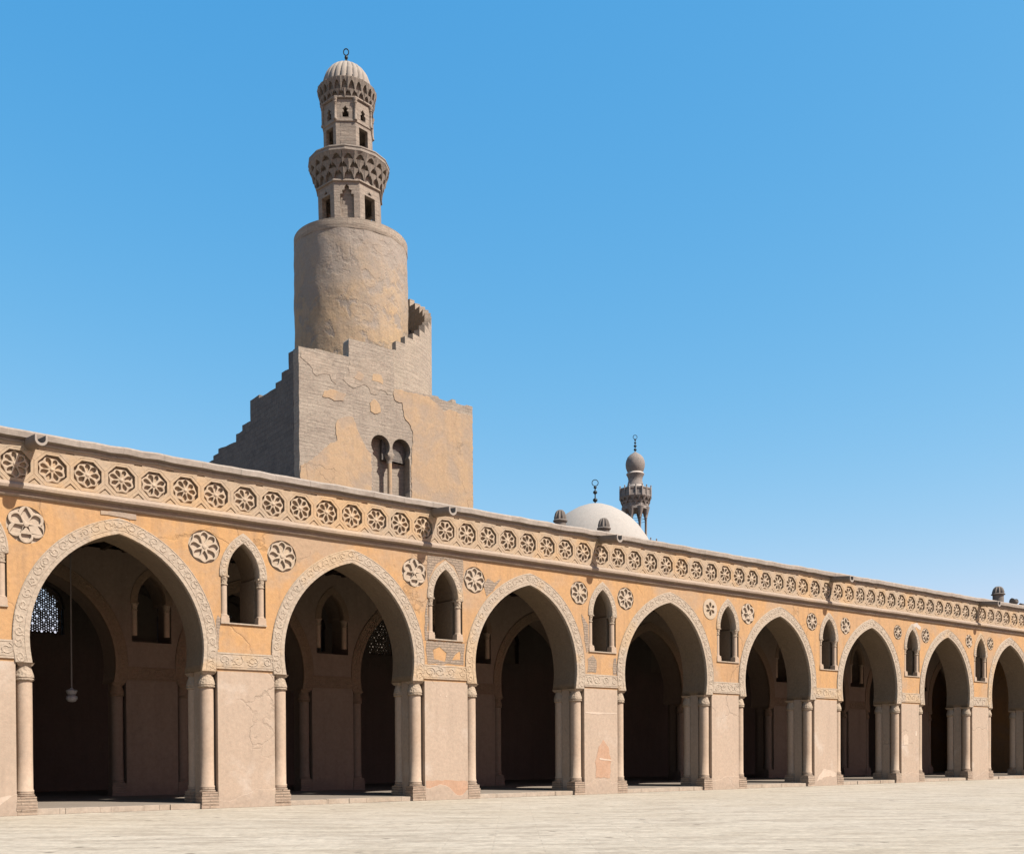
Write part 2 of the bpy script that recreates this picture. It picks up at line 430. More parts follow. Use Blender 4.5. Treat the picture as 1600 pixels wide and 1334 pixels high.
SRG = random.Random(77)
def scroll(bm, path, width, y, h=.022, detail=True):
    """running vine scroll in low relief along a path, every curl a little different"""
    w = width
    n = max(1, round(path.len/(w*1.12))); c = path.len/n
    for t in (-.47*w, .47*w):
        k = max(4, int(path.len/.3))
        ribbon(bm, [path.at(path.len*i/k, t) for i in range(k+1)], .03, y, h*.8)
    for j in range(n):
        s0 = c*(j+.5+SRG.uniform(-.1, .1)); sg = 1 if j % 2 else -1
        turns = SRG.uniform(1.7, 2.7); ph = SRG.uniform(.2, .9); sq = SRG.uniform(.95, 1.35)
        pts = []
        for i in range(15):
            f = i/14; a = sg*(PI*ph+f*PI*turns); r = w*(.40-.27*f)
            pts.append(path.at(s0+math.cos(a)*r*sq, math.sin(a)*r))
        ribbon(bm, pts, SRG.uniform(.045, .07), y, h)
        if detail:
            for q in range(5):
                a = SRG.uniform(0, 2*PI); r = w*SRG.uniform(.1, .42); l = w*SRG.uniform(.12, .22); b_ = a+SRG.uniform(-1, 1)
                p1 = (s0+math.cos(a)*r*sq, math.sin(a)*r*.95); p2 = (p1[0]+math.cos(b_)*l, max(-.44*w, min(.44*w, p1[1]+math.sin(b_)*l)))
                ribbon(bm, [path.at(*p1), path.at((p1[0]+p2[0])/2, (p1[1]+p2[1])/2), path.at(*p2)], SRG.uniform(.05, .09), y, h*.9)

# ------------------------------------------------------------------ the setting
bm = bmesh.new()
v = [bm.verts.new(c) for c in ((-26, -90, 0), (66, -90, 0), (66, 1, 0), (-26, 1, 0))]; bm.faces.new(v)
g = part('courtyard_ground', bm, GROUND); g['kind'] = 'structure'
bm = bmesh.new()
v = [bm.verts.new(c) for c in ((-600, -600, -.006), (900, -600, -.006), (900, 900, -.006), (-600, 900, -.006))]; bm.faces.new(v)
g = part('town_ground', bm, TOWNG); g['kind'] = 'structure'
bm = bmesh.new(); box(bm, X0, X1, .30, 15.0, .004, .15)
f = part('arcade_floor', bm, FLOOR); f['kind'] = 'structure'

# ------------------------------------------------------------------ courtyard arcade
court = empty('courtyard_arcade', 'long sunlit orange stucco arcade with pointed arches and rosette parapet facing the paved court', 'arcade')
inner = empty('inner_arcade', 'second row of pointed arches standing in shade inside the gallery behind the sunlit arcade', 'arcade')
rear = empty('rear_wall', 'dark back wall of the gallery with pierced stucco grille windows glowing with daylight', 'wall')

def capital_bm():
    b = bmesh.new()
    lathe(b, [(.205, 3.40), (.235, 3.42), (.245, 3.45), (.225, 3.475), (.245, 3.50), (.235, 3.56), (.205, 3.66), (.178, 3.74), (.18, 3.78)], 20, cap=True)
    # spreading abacus
    a = [b.verts.new((x, y, 3.78)) for x, y in ((-.16, -.16), (.16, -.16), (.16, .16), (-.16, .16))]
    q = [b.verts.new((x, y, 3.865)) for x, y in ((-.22, -.215), (.22, -.215), (.22, .22), (-.22, .22))]
    b.faces.new(a[::-1]); b.faces.new(q)
    for i in range(4): b.faces.new((a[i], a[(i+1) % 4], q[(i+1) % 4], q[i]))
    return b
def shaft_bm():
    b = bmesh.new()
    lathe(b, [(.215, .60), (.215, .63), (.196, .66), (.193, 1.5), (.197, 2.5), (.195, 3.40)], 24)
    return b
def base_bm(seed=0):
    b = bmesh.new(); rg = random.Random(seed)
    z = .0
    for k in range(6):
        h = (.13, .085, .085, .08, .06, .06)[k]; e = .25+rg.uniform(-.012, .012) if k < 4 else .235
        box(b, -e, e-.01, -.225-(.02 if k < 4 else 0)+rg.uniform(-.008, .008), .21, z, z+h-.010)
        z += h-.004
    lathe(b, [(.225, z-.01), (.24, z+.02), (.225, z+.05), (.20, z+.055), (.215, z+.075), (.21, z+.12)], 20)
    return b
CAPME = to_mesh(capital_bm(), 'capital', 40); SHAFTME = to_mesh(shaft_bm(), 'column', 50)
BASEMES = [to_mesh(base_bm(i), 'column_base', 40) for i in range(3)]

def column(x, y, parent, zoff=0.0, scale=1.0, mats=(COLM, CAP, BASE)):
    s = link('column', SHAFTME if mats[0] is COLM else SHAFT2, mats[0], parent)
    s.location = (x, y, zoff)
    c = link('capital', CAPME if mats[0] is COLM else CAP2, mats[1], s)
    k = link('column_base', random.choice(BASEMES) if mats[0] is COLM else BASE2, mats[2], s)
    return s
SHAFT2 = SHAFTME.copy(); CAP2 = CAPME.copy(); BASE2 = BASEMES[0].copy()

def pier_plan(xl, xr, y0, tw=TW, arm=.345, wav=0.0):
    a, b = y0+.43, y0+tw-.43
    return [(xl, y0), (xr, y0), (xr, a), (xr+arm, a), (xr+arm, b), (xr, b), (xr, y0+tw), (xl, y0+tw), (xl, b), (xl-arm, b), (xl-arm, a), (xl, a)]

# --- upper wall with arches, windows and sunk roundels cut out
def arcade_wall(arches, wins, rounds, y0, ztop, parent, mat, zi=ZI, dz=0.0, win=(5.27, 6.66, 7.57, .455, .685), apex=APEXU, bandmat=CARVE, detail=True, scrollmax=99):
    outline = [(X0, ztop), (X0, zi+dz)]
    for n, xl, xr in arches:
        outline += [(x, z+dz) for x, z in arch_curve(xl, xr, apex.get(n))]
    outline += [(X1, zi+dz), (X1, ztop)]
    loops = [outline]
    for k, c in wins:
        loops.append([(x, z+dz) for x, z in win_outline(c, win[3], win[0], win[1], win[2], win[4])])
    for c, d in rounds: loops.append(circle(c, 7.34, d/2, 36))
    me = plate_mesh(loops, y0, y0+TW)
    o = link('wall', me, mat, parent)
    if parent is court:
        me.materials.append(SOFFIT_SHADE)
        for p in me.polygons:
            if abs(p.normal.y) < .5: p.material_index = 1  # reveals and undersides get the stucco with shade painted in
    return o

rounds = [(c, d) for c, d in ROUNDEL]
arcade_wall(ARCH, WIN, rounds, 0.0, 8.30, court, ORANGE)

def bands(arches, pier_gaps, y0, parent, mat, apex=APEXU, dz=0.0, tmax=99):
    for n, xl, xr in arches:
        inn = [(x, z+dz) for x, z in arch_curve(xl+.012, xr-.012, apex.get(n), za=ZA-.012)]
        out = [(x, z+dz) for x, z in arch_curve(xl, xr, apex.get(n), off=.40)]
        inn[0] = (inn[0][0], 3.865+dz); inn[-1] = (inn[-1][0], 3.865+dz); out[0] = (out[0][0], 3.865+dz); out[-1] = (out[-1][0], 3.865+dz)
        b = bmesh.new()
        join_mesh(b, plate_mesh([out+inn[::-1]], y0-.035, y0+.10, .008))
        if n <= tmax:
            mid = Path([(x, z+dz) for x, z in arch_curve(xl, xr, apex.get(n), off=.245, n=40)])
            scroll(b, mid, .29, y0-.034, .014, n < 6)
        part('arch_band', b, mat, parent)
    for xl, xr in pier_gaps:
        b = bmesh.new()
        box(b, xl, xr, y0-.028, y0+.1, 3.975+dz, 4.42+dz)
        box(b, xl, xr, y0-.04, y0+.1, 3.955+dz, 3.985+dz)
        if tmax > 0:
            scroll(b, Path([(xr, 4.20+dz), (xl, 4.20+dz)]), .38, y0-.027, .016)
        part('frieze', b, mat, parent)
gaps = []
for (n, l, r), (n2, l2, r2) in zip(ARCH[:-1], ARCH[1:]):
    gaps.append((r+.405, l2-.405))
bands(ARCH, gaps, 0.0, court, CARVE)

# --- piers, engaged columns
for k, xl, xr in PIER:
    b = bmesh.new()
    prism(b, pier_plan(xl, xr, .0), 0, ZI)
    # a rough plaster skirt round the foot
    rg = random.Random(k+50); nn = 26; top = []; hz = .28+rg.uniform(-.12, .16); vz = 0
    for i in range(nn+1):
        top.append((xl-.004+(xr-xl+.008)*i/nn, hz)); vz = vz*.6+rg.uniform(-.035, .035); hz = max(.08, min(.55, hz+vz))
    me = plate_mesh([[(xl-.004, .0), (xr+.004, .0)]+top[::-1]], -.022, .05, .006); join_mesh(b, me)
    part('pier', b, PINK, court)
    for s, x in ((-1, xl-.245), (1, xr+.245)):
        column(x, .215, court); column(x, TW-.215, court)

# --- threshold stones between piers
for n, xl, xr in ARCH:
    b = bmesh.new(); x = xl+.03; rg = random.Random(n)
    while x < xr-.05:
        w = min(rg.uniform(.7, 1.4), xr-.03-x)
        box(b, x, x+w-.008, .06+rg.uniform(-.02, .02), .30, 0, .152+rg.uniform(-.008, .008)); x += w
    part('threshold', b, STEP, court)

# --- spandrel windows
WCAP = bmesh.new()
lathe(WCAP, [(.10, 0), (.122, .012), (.122, .035), (.10, .05), (.105, .10), (.125, .19), (.13, .23)], 14)
box(WCAP, -.125, .125, -.125, .125, .23, .275)
WCAP = to_mesh(WCAP, 'capital', 40)
WBASE = bmesh.new(); box(WBASE, -.125, .125, -.135, .125, 0, .13); box(WBASE, -.115, .115, -.125, .12, .13, .20)
lathe(WBASE, [(.12, .20), (.12, .225), (.105, .24)], 14); WBASE = to_mesh(WBASE, 'column_base', 40)
WSHAFT = bmesh.new(); lathe(WSHAFT, [(.10, .22), (.098, 1.12)], 16); WSHAFT = to_mesh(WSHAFT, 'window_column', 40)
for k, c in WIN:
    hood_o = arch_curve(c-.68, c+.68, None, 6.58, 6.62, 7.86, 0, 14)
    hood_i = arch_curve(c-.44, c+.44, None, 6.58, 6.66, 7.565, 0, 14)
    b = bmesh.new()
    join_mesh(b, plate_mesh([hood_o+hood_i[::-1]], -.03, .30, .006))
    mid = Path([((a[0]+q[0])/2, (a[1]+q[1])/2) for a, q in zip(hood_o, hood_i)])
    scroll(b, mid, .19, -.029, .012, False)
    hood = part('spandrel_window', b, CARVE, court)
    b = bmesh.new(); box(b, c-.70, c+.70, -.045, .10, 5.235, 5.272); part('window_sill', b, CARVE, hood)
    # inner jambs left and right of the opening, behind the colonnettes
    for xa, xb in ((c-.70, c-.455), (c+.455, c+.70)):
        jb = bmesh.new(); box(jb, xa, xb, .29, TW-.005, 5.26, 6.62); part('window_jamb', jb, SOFFIT_SHADE, hood)  # shade of the opening is in this jamb colour
    for s in (-1, 1):
        sh = link('window_column', WSHAFT, COLM, hood); sh.location = (c+s*.565, .105, 5.275)
        cp = link('window_capital', WCAP, CAP, hood); cp.location = (c+s*.565, .105, 5.275+1.06)
        bs = link('window_base', WBASE, COLM, hood); bs.location = (c+s*.565, .105, 5.275)

# --- carved roundels in the spandrels
def petal(a, r0, r1, w, n=10, pointed=False):
    pts = []
    for i in range(1, n):
        t = i/n; r = r0+(r1-r0)*t
        k = w*(max(0, math.sin(PI*t**1.5))**.62) if not pointed else w*(t/.38 if t < .38 else (1-t)/.62)
        pts.append((r, k))
    loop = [(r0, 0)]+pts+[(r1, 0)]+[(r, -k) for r, k in pts[::-1]]
    return [(r*math.cos(a)-k*math.sin(a), r*math.sin(a)+k*math.cos(a)) for r, k in loop]
def roundel_bm(kind):
    b = bmesh.new()
    join_mesh(b, plate_mesh([circle(0, 0, .5, 36)], .045, .40))
    if kind == 0:     # eight round petals
        n = 8; rim = [(.49-.05*abs(math.sin(n/2*2*PI*i/96))**.7, 2*PI*i/96) for i in range(96)]
        holes = [petal(2*PI*i/n, .12, .43, .098, 12) for i in range(n)]
        rim = [((.475-.055*abs(math.sin(4*a))**1.5)*math.cos(a), (.475-.055*abs(math.sin(4*a))**1.5)*math.sin(a)) for _, a in rim]
    elif kind == 1:   # three round and three pointed petals
        holes = [petal(PI/2+2*PI*i/6, .09, .415 if i % 2 else .475, .125 if i % 2 else .135, 12, pointed=(i % 2 == 0)) for i in range(6)]
        rim = []
        for i in range(120):
            a = 2*PI*i/120; rr = .37+.125*abs(math.cos(3*(a-PI/2)))**.8
            rim.append((rr*math.cos(a), rr*math.sin(a)))
    else:             # pale disc with a six-leaf star
        holes = [petal(PI/2+2*PI*i/6, .05, .33, .075) for i in range(6)]
        rim = circle(0, 0, .49, 48)
    join_mesh(b, plate_mesh([rim]+holes, -.02, .048, .016, 1))
    lathe_b = bmesh.new(); lathe(lathe_b, [(.07, 0), (.06, .02), (.0, .035)], 10)
    for vv in lathe_b.verts: vv.co = (vv.co.x, -.017-vv.co.z, vv.co.y)
    me = to_mesh(lathe_b, 'hub'); join_mesh(b, me)
    return b
RME = [to_mesh(roundel_bm(i), 'roundel', 35) for i in range(3)]
for (c, d), t in zip(ROUNDEL, RTYPE):
    o = link('roundel', RME[t], ROUND, court); o.location = (c, 0, 7.34); o.scale = (d*1.0, 1, d*1.0)
    o.rotation_euler = (0, random.choice((0, PI/8, PI)) if t == 0 else 0, 0)

# --- parapet: strip with octagons, slots and chevrons cut through the facing
ZR = 8.83; PITCH = .875
rcent = []
x = -8.75
while x < X1-.5: rcent.append(x); x += PITCH
loops = [[(X0, 8.30), (X1, 8.30), (X1, 9.42), (X0, 9.42)]]
for c in rcent:
    loops.append(circle(c, ZR, .352/math.cos(PI/8), 8, PI/8))
    m = c+PITCH/2
    loops.append([(m-.115, 9.275), (m+.115, 9.275), (m+.10, 9.31), (m-.10, 9.31)])
    loops.append([(m, 8.545), (m-.16, 8.40), (m-.115, 8.40), (m, 8.50), (m+.115, 8.40), (m+.16, 8.40)])
fb = bmesh.new(); join_mesh(fb, plate_mesh(loops, -.045, -.005))
join_mesh(fb, plate_mesh([loops[0]]+[circle(c, ZR, .356/math.cos(PI/8), 8, PI/8) for c in rcent], -.0049, .07))
part('parapet_facing', fb, STRIP, court)
b = bmesh.new(); box(b, X0, X1, .07, .75, 8.30, 9.42); part('parapet_wall', b, STRIP, court)
# octagonal strapwork ridges
b = bmesh.new()
for c in rcent:
    o1 = circle(c, ZR, .425/math.cos(PI/8), 8, PI/8)
    ribbon(b, o1+[o1[0]], .035, -.044, .009)
part('strapwork', b, STRIP, court)
def rosette_bm(kind):
    rg = random.Random(kind+100)
    b = bmesh.new(); n = 8; a0 = PI/8*(kind % 2)+rg.uniform(-.06, .06)
    lob = [rg.uniform(.93, 1.04) for _ in range(n)]
    rim = []
    for i in range(96):
        a = 2*PI*i/96; k = lob[int(((a-a0)/(2*PI)*n+.5) % n)]
        rr = .352*(1-(1-k)*abs(math.cos(4*(a-a0))))-.05*abs(math.sin(4*(a-a0)))**1.6
        rim.append((rr*math.cos(a), rr*math.sin(a)))
    holes = [petal(a0+2*PI*i/n+rg.uniform(-.05, .05), .085+rg.uniform(-.01, .012), .298*lob[i]+rg.uniform(-.012, .006), rg.uniform(.050, .066), 10) for i in range(n)]
    join_mesh(b, plate_mesh([rim]+holes, -.016, .08, .018, 1))
    hb = bmesh.new(); lathe(hb, [(.065, 0), (.055, .02), (.02, .04), (0, .042)], 10)
    for vv in hb.verts: vv.co = (vv.co.x, .002-vv.co.z, vv.co.y)
    join_mesh(b, to_mesh(hb, 'hub'))
    for vv in b.verts:
        d = math.hypot(vv.co.x, vv.co.z)
        vv.co.y += .02*math.sin(vv.co.x*9+kind)*math.cos(vv.co.z*8-kind)*.5+.025*(d/.35)**2*(1 if vv.co.y < .03 else 0)
    return b
ROSME = [to_mesh(rosette_bm(i), 'rosette', 35) for i in range(9)]
prev_k = -1
for i, c in enumerate(rcent):
    k = random.choice([q for q in range(9) if q != prev_k]); prev_k = k
    o = link('rosette', ROSME[k], ROSE, court); o.location = (c, random.uniform(-.004, .012), ZR)
    o.rotation_euler = (0, random.choice((0, PI/2, PI, -PI/2))+random.uniform(-.05, .05), 0)

b = bmesh.new()
xsweep(b, [(.02, 8.0), (-.05, 8.02), (-.075, 8.05), (-.075, 8.085), (-.02, 8.10), (-.02, 8.16), (-.10, 8.175), (-.19, 8.205), (-.20, 8.275), (-.17, 8.31), (-.045, 8.385), (.02, 8.385)], X0, X1, .5, .006)
part('cornice', b, CORN, court)
b = bmesh.new()
xsweep(b, [(.0, 9.36), (-.075, 9.385), (-.075, 9.425), (-.045, 9.44), (-.045, 9.472), (-.195, 9.488), (-.205, 9.625), (-.16, 9.678), (.3, 9.69), (.80, 9.68), (.80, 9.40)], X0, X1, .42, .016)
part('coping', b, COPE, court)

# --- stone waterspouts
for x, z in ((1.22, 9.40), (13.56, 9.39), (20.95, 9.43), (35.4, 9.41), (48.75, 9.43)):
    b = bmesh.new(); Ls = 1.06; prof = []
    for i in range(13):
        a = PI+PI*i/12
        prof.append((.15*math.cos(a), .15*math.sin(a)-.02))
    outer = [(-.15, .10)]+prof+[(.15, .10)]
    innr = [(.105, .10)]+[(.105*math.cos(2*PI-PI*i/12), .105*math.sin(2*PI-PI*i/12)) for i in range(13)]+[(-.105, .10)]
    loop = outer+innr
    v0 = [b.verts.new((x+p, .1, z+q)) for p, q in loop]; v1 = [b.verts.new((x+p*.95, -Ls, z+q*.95-.13)) for p, q in loop]
    for i in range(len(loop)): b.faces.new((v0[i], v0[(i+1) % len(loop)], v1[(i+1) % len(loop)], v1[i]))
    b.faces.new(v1); b.faces.new(v0[::-1])
    sp = part('waterspout', b, SPOUT, court, 40)
    b = bmesh.new()
    vv = [[b.verts.new((x+p*k, -Ls+dy, z+q*k-.13)) for p, q in loop] for k, dy in ((.98, .03), (.98, -.025))]
    for i in range(len(loop)): b.faces.new((vv[0][i], vv[0][(i+1) % len(loop)], vv[1][(i+1) % len(loop)], vv[1][i]))
    b.faces.new(vv[1]); b.faces.new(vv[0][::-1])
    part('spout_lip', b, LIP, sp, 40)

# --- bare brick where the plaster has come off
def brick_patch(loops, y0, y1, parent, mat=BRICK, seed=1, amp=.03, step=.16, name='bare_brick'):
    me = plate_mesh([ragged(L, step, amp, seed+i) for i, L in enumerate(loops)], y0, y1)
    return link(name, me, mat, parent)
def off_loop(pts): return pts
# round window two: brick above, beside and below
brick_patch([[(13.28, 4.46), (14.72, 4.46), (14.76, 5.2), (13.24, 5.2), (13.22, 4.9)], [(13.55, 4.62), (13.95, 4.55), (14.05, 4.85), (13.75, 5.02), (13.5, 4.9)], [(14.25, 4.6), (14.6, 4.62), (14.55, 4.95), (14.35, 4.8)]], -.008, .02, court, seed=3)
brick_patch([[(13.32, 6.9), (13.28, 7.3), (13.30, 7.98), (14.72, 7.98), (14.74, 7.5), (14.68, 6.95), (14.62, 7.25), (14.35, 7.72), (14.0, 7.93), (13.65, 7.72), (13.38, 7.25)]], -.008, .02, court, seed=8, amp=.012)
brick_patch([[(13.20, 5.2), (13.30, 5.22), (13.30, 6.55), (13.22, 6.2), (13.17, 5.6)]], -.008, .02, court, seed=9, amp=.03)
brick_patch([[(20.30, 4.48), (20.75, 4.48), (20.78, 4.95), (20.6, 5.1), (20.36, 4.98)]], -.008, .02, court, seed=11)
brick_patch([[(21.62, 4.46), (21.78, 4.46), (21.78, 5.1), (21.66, 5.05)]], -.008, .02, court, seed=12)
brick_patch([[(20.28, 5.2), (20.38, 5.25), (20.36, 6.2), (20.22, 6.4), (20.06, 6.6), (20.12, 6.0)]], -.008, .02, court, seed=13)
brick_patch([[(15.55, 7.25), (15.75, 7.45), (16.05, 7.35), (16.35, 7.5), (16.1, 7.2), (15.85, 6.95), (15.7, 6.85)]], -.006, .02, court, seed=14)
brick_patch([[(6.12, 4.5), (6.20, 4.5), (6.24, 5.4), (6.17, 5.45), (6.08, 5.3)]], -.006, .02, court, seed=15)
brick_patch([[(42.0, 7.78), (42.6, 7.95), (42.95, 7.75), (42.9, 7.6), (42.5, 7.72), (42.15, 7.62)]], -.006, .02, court, mat=PALERIM, seed=16)
brick_patch([[(2.95, 7.86), (3.9, 7.84), (3.88, 7.98), (3.5, 8.0), (2.95, 7.96)]], -.02, .02, court, mat=CORN, seed=17, amp=.015)
# smears and lost plaster on the piers
def pier_patch(loop, mat, seed, y=-.006):
    h = max(p[1] for p in loop)-min(p[1] for p in loop)
    brick_patch([loop], y, .03, court, mat, seed, .025 if h > .3 else .006, .12, 'plaster_patch')
WORN = mat_plaster('worn_pier_plaster', (.57, .36, .235), (.53, .32, .20), (.60, .42, .30), big=1.2, bump=.3)
PALEP = mat_plaster('pale_pier_plaster', (.72, .57, .44), (.66, .52, .39), (.62, .48, .36), big=1.2, bump=.3)
pier_patch([(20.72, .62), (21.45, .60), (21.50, 1.25), (21.36, 1.72), (21.10, 2.0), (20.85, 1.75), (20.70, 1.2)], WORN, 21)
pier_patch([(20.9, 1.28), (21.5, 1.22), (21.52, 1.27), (20.9, 1.34)], PALEP, 22, -.012)
pier_patch([(20.2, 2.98), (20.9, 2.95), (21.2, 3.02), (21.8, 2.98), (21.82, 3.02), (20.2, 3.03)], PALEP, 23)
pier_patch([(34.2, .02), (35.7, .02), (35.72, .55), (35.3, .72), (34.8, .75), (34.4, .45)], PALEP, 24)
pier_patch([(41.35, 1.85), (41.75, 1.85), (41.78, 2.25), (41.6, 2.42), (41.35, 2.3)], PALEP, 25)
pier_patch([(42.4, 2.3), (42.55, 2.3), (42.56, 2.55), (42.42, 2.55)], PALEP, 26)
pier_patch([(13.2, .03), (14.85, .03), (14.86, .62), (14.2, .66), (13.2, .63)], WORN, 27)
pier_patch([(13.75, 3.42), (13.8, 3.42), (13.8, 3.46), (13.75, 3.46)], PALEP, 28)
pier_patch([(13.98, 3.38), (14.04, 3.38), (14.04, 3.43), (13.98, 3.43)], PALEP, 29)
pier_patch([(-.8, .02), (.80, .02), (.80, .52), (.5, .48), (.1, .40), (-.3, .30), (-.8, .30)], PALEP, 30)

# --- roof
b = bmesh.new(); box(b, X0, X1, TW, 15.9, 8.6, 9.02); roof = part('roof', b, CEIL, court)
b = bmesh.new()
x = X0+.3
while x < X1: box(b, x, x+.14, TW, 15.0, 8.38, 8.6); x += .7
part('ceiling_beams', b, CEIL, court)
for xa in (X0-.6, X1+.002):
    b = bmesh.new(); box(b, xa, xa+.598, 0.0, 15.9, 0, 9.4); part('end_wall', b, ORANGE, court)

# ------------------------------------------------------------------ inner arcade
Y2 = 7.6; DZ = .12
IAR = [(n, 7.0*n-5.75, 7.0*n-1.27) for n in range(-0, 10)]
IPI = [(k, 7.0*k-.93, 7.0*k+.93) for k in range(0, 10)]
IWI = [(k, 7.0*k) for k in range(0, 10)]
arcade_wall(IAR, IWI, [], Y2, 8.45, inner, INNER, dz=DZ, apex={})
igap = [(r+.405, l2-.405) for (n, l, r), (n2, l2, r2) in zip(IAR[:-1], IAR[1:])]
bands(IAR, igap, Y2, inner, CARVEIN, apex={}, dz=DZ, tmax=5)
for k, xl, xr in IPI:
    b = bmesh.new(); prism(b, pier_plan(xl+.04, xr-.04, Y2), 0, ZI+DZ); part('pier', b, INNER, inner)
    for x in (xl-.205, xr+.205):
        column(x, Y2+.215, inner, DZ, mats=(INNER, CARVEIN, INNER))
for k, c in IWI:
    b = bmesh.new()
    ho = arch_curve(c-.68, c+.68, None, 6.7, 6.74, 7.98, 0, 12); hi = arch_curve(c-.44, c+.44, None, 6.7, 6.78, 7.685, 0, 12)
    join_mesh(b, plate_mesh([ho+hi[::-1]], Y2-.03, Y2+.3, .006))
    w = part('spandrel_window', b, CARVEIN, inner)
    for s in (-1, 1):
        sh = link('window_column', WSHAFT, COLM, w); sh.location = (c+s*.565, Y2+.105, 5.395)
        cp = link('window_capital', WCAP, CAP, w); cp.location = (c+s*.565, Y2+.105, 6.455)

# ------------------------------------------------------------------ rear wall with grilles
YB = 15.0
gw = [5.42+3.84*k for k in range(-3, 16)]
openw = {5.42+3.84*k for k in range(-1, 5)}
loops = [[(X0, 0), (X1, 0), (X1, 8.55), (X0, 8.55)]]
for c in gw: loops.append(win_outline(c, .74, 6.30, 7.35, 8.22))
link('wall', plate_mesh(loops, YB, YB+.8), REARSHADE, rear)
def grille_mesh(c, solid, kk=1.0):
    out = win_outline(c, .73, 6.31, 7.35, 8.21)
    loops = [out]
    if int(c) == 9:
        for x, z in ((8.95, 7.74), (8.94, 7.58), (8.88, 7.42), (8.97, 7.36), (8.98, 7.06), (8.89, 7.02), (8.85, 6.93), (8.90, 6.70), (8.99, 6.64)): loops.append(circle(x, z, .022, 6))
    elif not solid:
        rg = random.Random(int(c*10))
        s = .168
        for j in range(12):
            for i in range(-6, 7):
                x = c+(i+(.5 if j % 2 else 0))*s; z = 6.42+j*s*.866
                hw = .60 if z < 7.35 else max(0, .60*(1-((z-7.35)/.80)**1.7))
                if abs(x-c) > hw or z > 8.05: continue
                # hexagram holes of varied size ringed by small lozenges
                r = (.036 if (i+j) % 3 else .052)*kk*rg.uniform(.55, 1.1)
                loops.append(circle(x, z, r, 6, PI/6*(i % 2)))
                if kk > .45:
                    for a in (PI/2, PI/6): loops.append(circle(x+.097*math.cos(a), z+.097*math.sin(a), .026*kk*rg.uniform(.7, 1.2), 4, a))
    return plate_mesh(loops, YB+.30, YB+.34)
for c in gw:
    link('window_grille', grille_mesh(c, c not in openw, {5: 1.0, 9: .42, 20: .62}.get(int(c), .42)), GRILLE, rear)
b = bmesh.new(); box(b, X0, X1, YB-.06, YB+.001, 8.40, 8.55); part('rear_cornice', b, REARSHADE, rear)

# ------------------------------------------------------------------ roof finials behind the coping
def finial_cap(name, label, x, y, z, r, h, ped, group):
    t = empty(name, label, 'roof finial', (x, y, z), group)
    b = bmesh.new()
    lathe(b, [(r*1.05, -.12), (r*1.02, ped)], 16); part('pedestal', b, FINST, t, 40)
    b = bmesh.new()
    lathe(b, [(r*1.28, ped), (r*1.34, ped+.04), (r*1.2, ped+.07), (r*.98, ped+.085)], 20); part('flange', b, FINST, t, 40)
    b = bmesh.new()
    n = 40; rib = lambda i, zz: 1.0+.13*math.cos(2*PI*i*10/n)
    prof = []
    for k in range(9):
        u = k/8; prof.append((r*math.cos(u*PI/2)**.7 if k < 8 else 0, ped+.08+h*math.sin(u*PI/2*.98)))
    prof[0] = (r*.98, prof[0][1])
    prof[1] = (r*1.02, prof[1][1])
    lathe(b, prof, n, rib=rib); part('ribbed_cap', b, FINST, t, 60)
    return t
finial_cap('roof_finial', 'grey ribbed stone finial to the left of the pale dome on the arcade roof edge', 19.30, .30, 9.80, .20, .36, .09, 'ribbed finials along the roof edge')
finial_cap('roof_finial', 'grey ribbed stone finial standing in front of the pale dome on the roof edge', 21.47, .30, 9.80, .20, .36, .09, 'ribbed finials along the roof edge')
finial_cap('roof_finial', 'taller ribbed stone finial on a round pedestal at the far right end of the roof', 51.36, .30, 9.72, .28, .40, .42, 'ribbed finials along the roof edge')
def broken(x, y, label, k):
    t = empty('broken_finial', label, 'broken finial', (x, y, 9.66), 'broken stumps at the right end of the roof')
    b = bmesh.new()
    lathe(b, [(.17*k, -.1), (.18*k, .16*k), (.25*k, .26*k), (.24*k, .40*k), (.17*k, .34*k), (.07*k, .28*k), (0, .27*k)], 14)
    for v in b.verts:
        if v.co.z > .3*k: v.co.z += .10*k*math.cos(math.atan2(v.co.y, v.co.x)*2)
    part('broken_cup', b, FINST, t, 40)
    b = bmesh.new(); box(b, -.24*k, .24*k, -.24*k, .24*k, -.1, .05); part('plinth', b, FINST, t)
broken(53.45, .45, 'broken cup shaped grey stone stump just right of the tall ribbed finial', 1.0)
broken(54.35, .45, 'low dark stone stump at the very right end of the roof edge', .6)

# ------------------------------------------------------------------ hanging lamps
def lamp(x, y, z, ztop, label, k=1.0):
    t = empty('hanging_lamp', label, 'lamp', (x, y, z), 'glass lamps hanging in the gallery')
    b = bmesh.new(); tube(b, [(0, 0, .30*k), (0, 0, ztop-z)], .022, 6); part('cord', b, CORD, t)
    b = bmesh.new(); lathe(b, [(.05*k, .0), (.11*k, .02*k), (.17*k, .10*k), (.155*k, .17*k), (.09*k, .21*k)], 18); part('glass_globe', b, LAMPG, t, 50)
    b = bmesh.new(); lathe(b, [(.09*k, .21*k), (.13*k, .25*k), (.165*k, .34*k), (.15*k, .36*k), (.06*k, .39*k), (.02, .44*k)], 18); part('glass_shade', b, LAMPG, t, 50)

# ------------------------------------------------------------------ spiral minaret
TH = R(-2)
AX, AY = 23.15, 28.0
FD = Vector((math.cos(TH), math.sin(TH))); DD = Vector((-math.sin(TH), math.cos(TH)))
MT = Matrix.Translation((AX, AY, 0)) @ Matrix.Rotation(TH, 4, 'Z')
mina = empty('spiral_minaret', 'huge weathered stone minaret with square base, round drum and ribbed cupola behind the arcade', 'minaret', (AX, AY, 0))
mina.rotation_euler = (0, 0, TH)
W = 12.4; DEP = 13.4
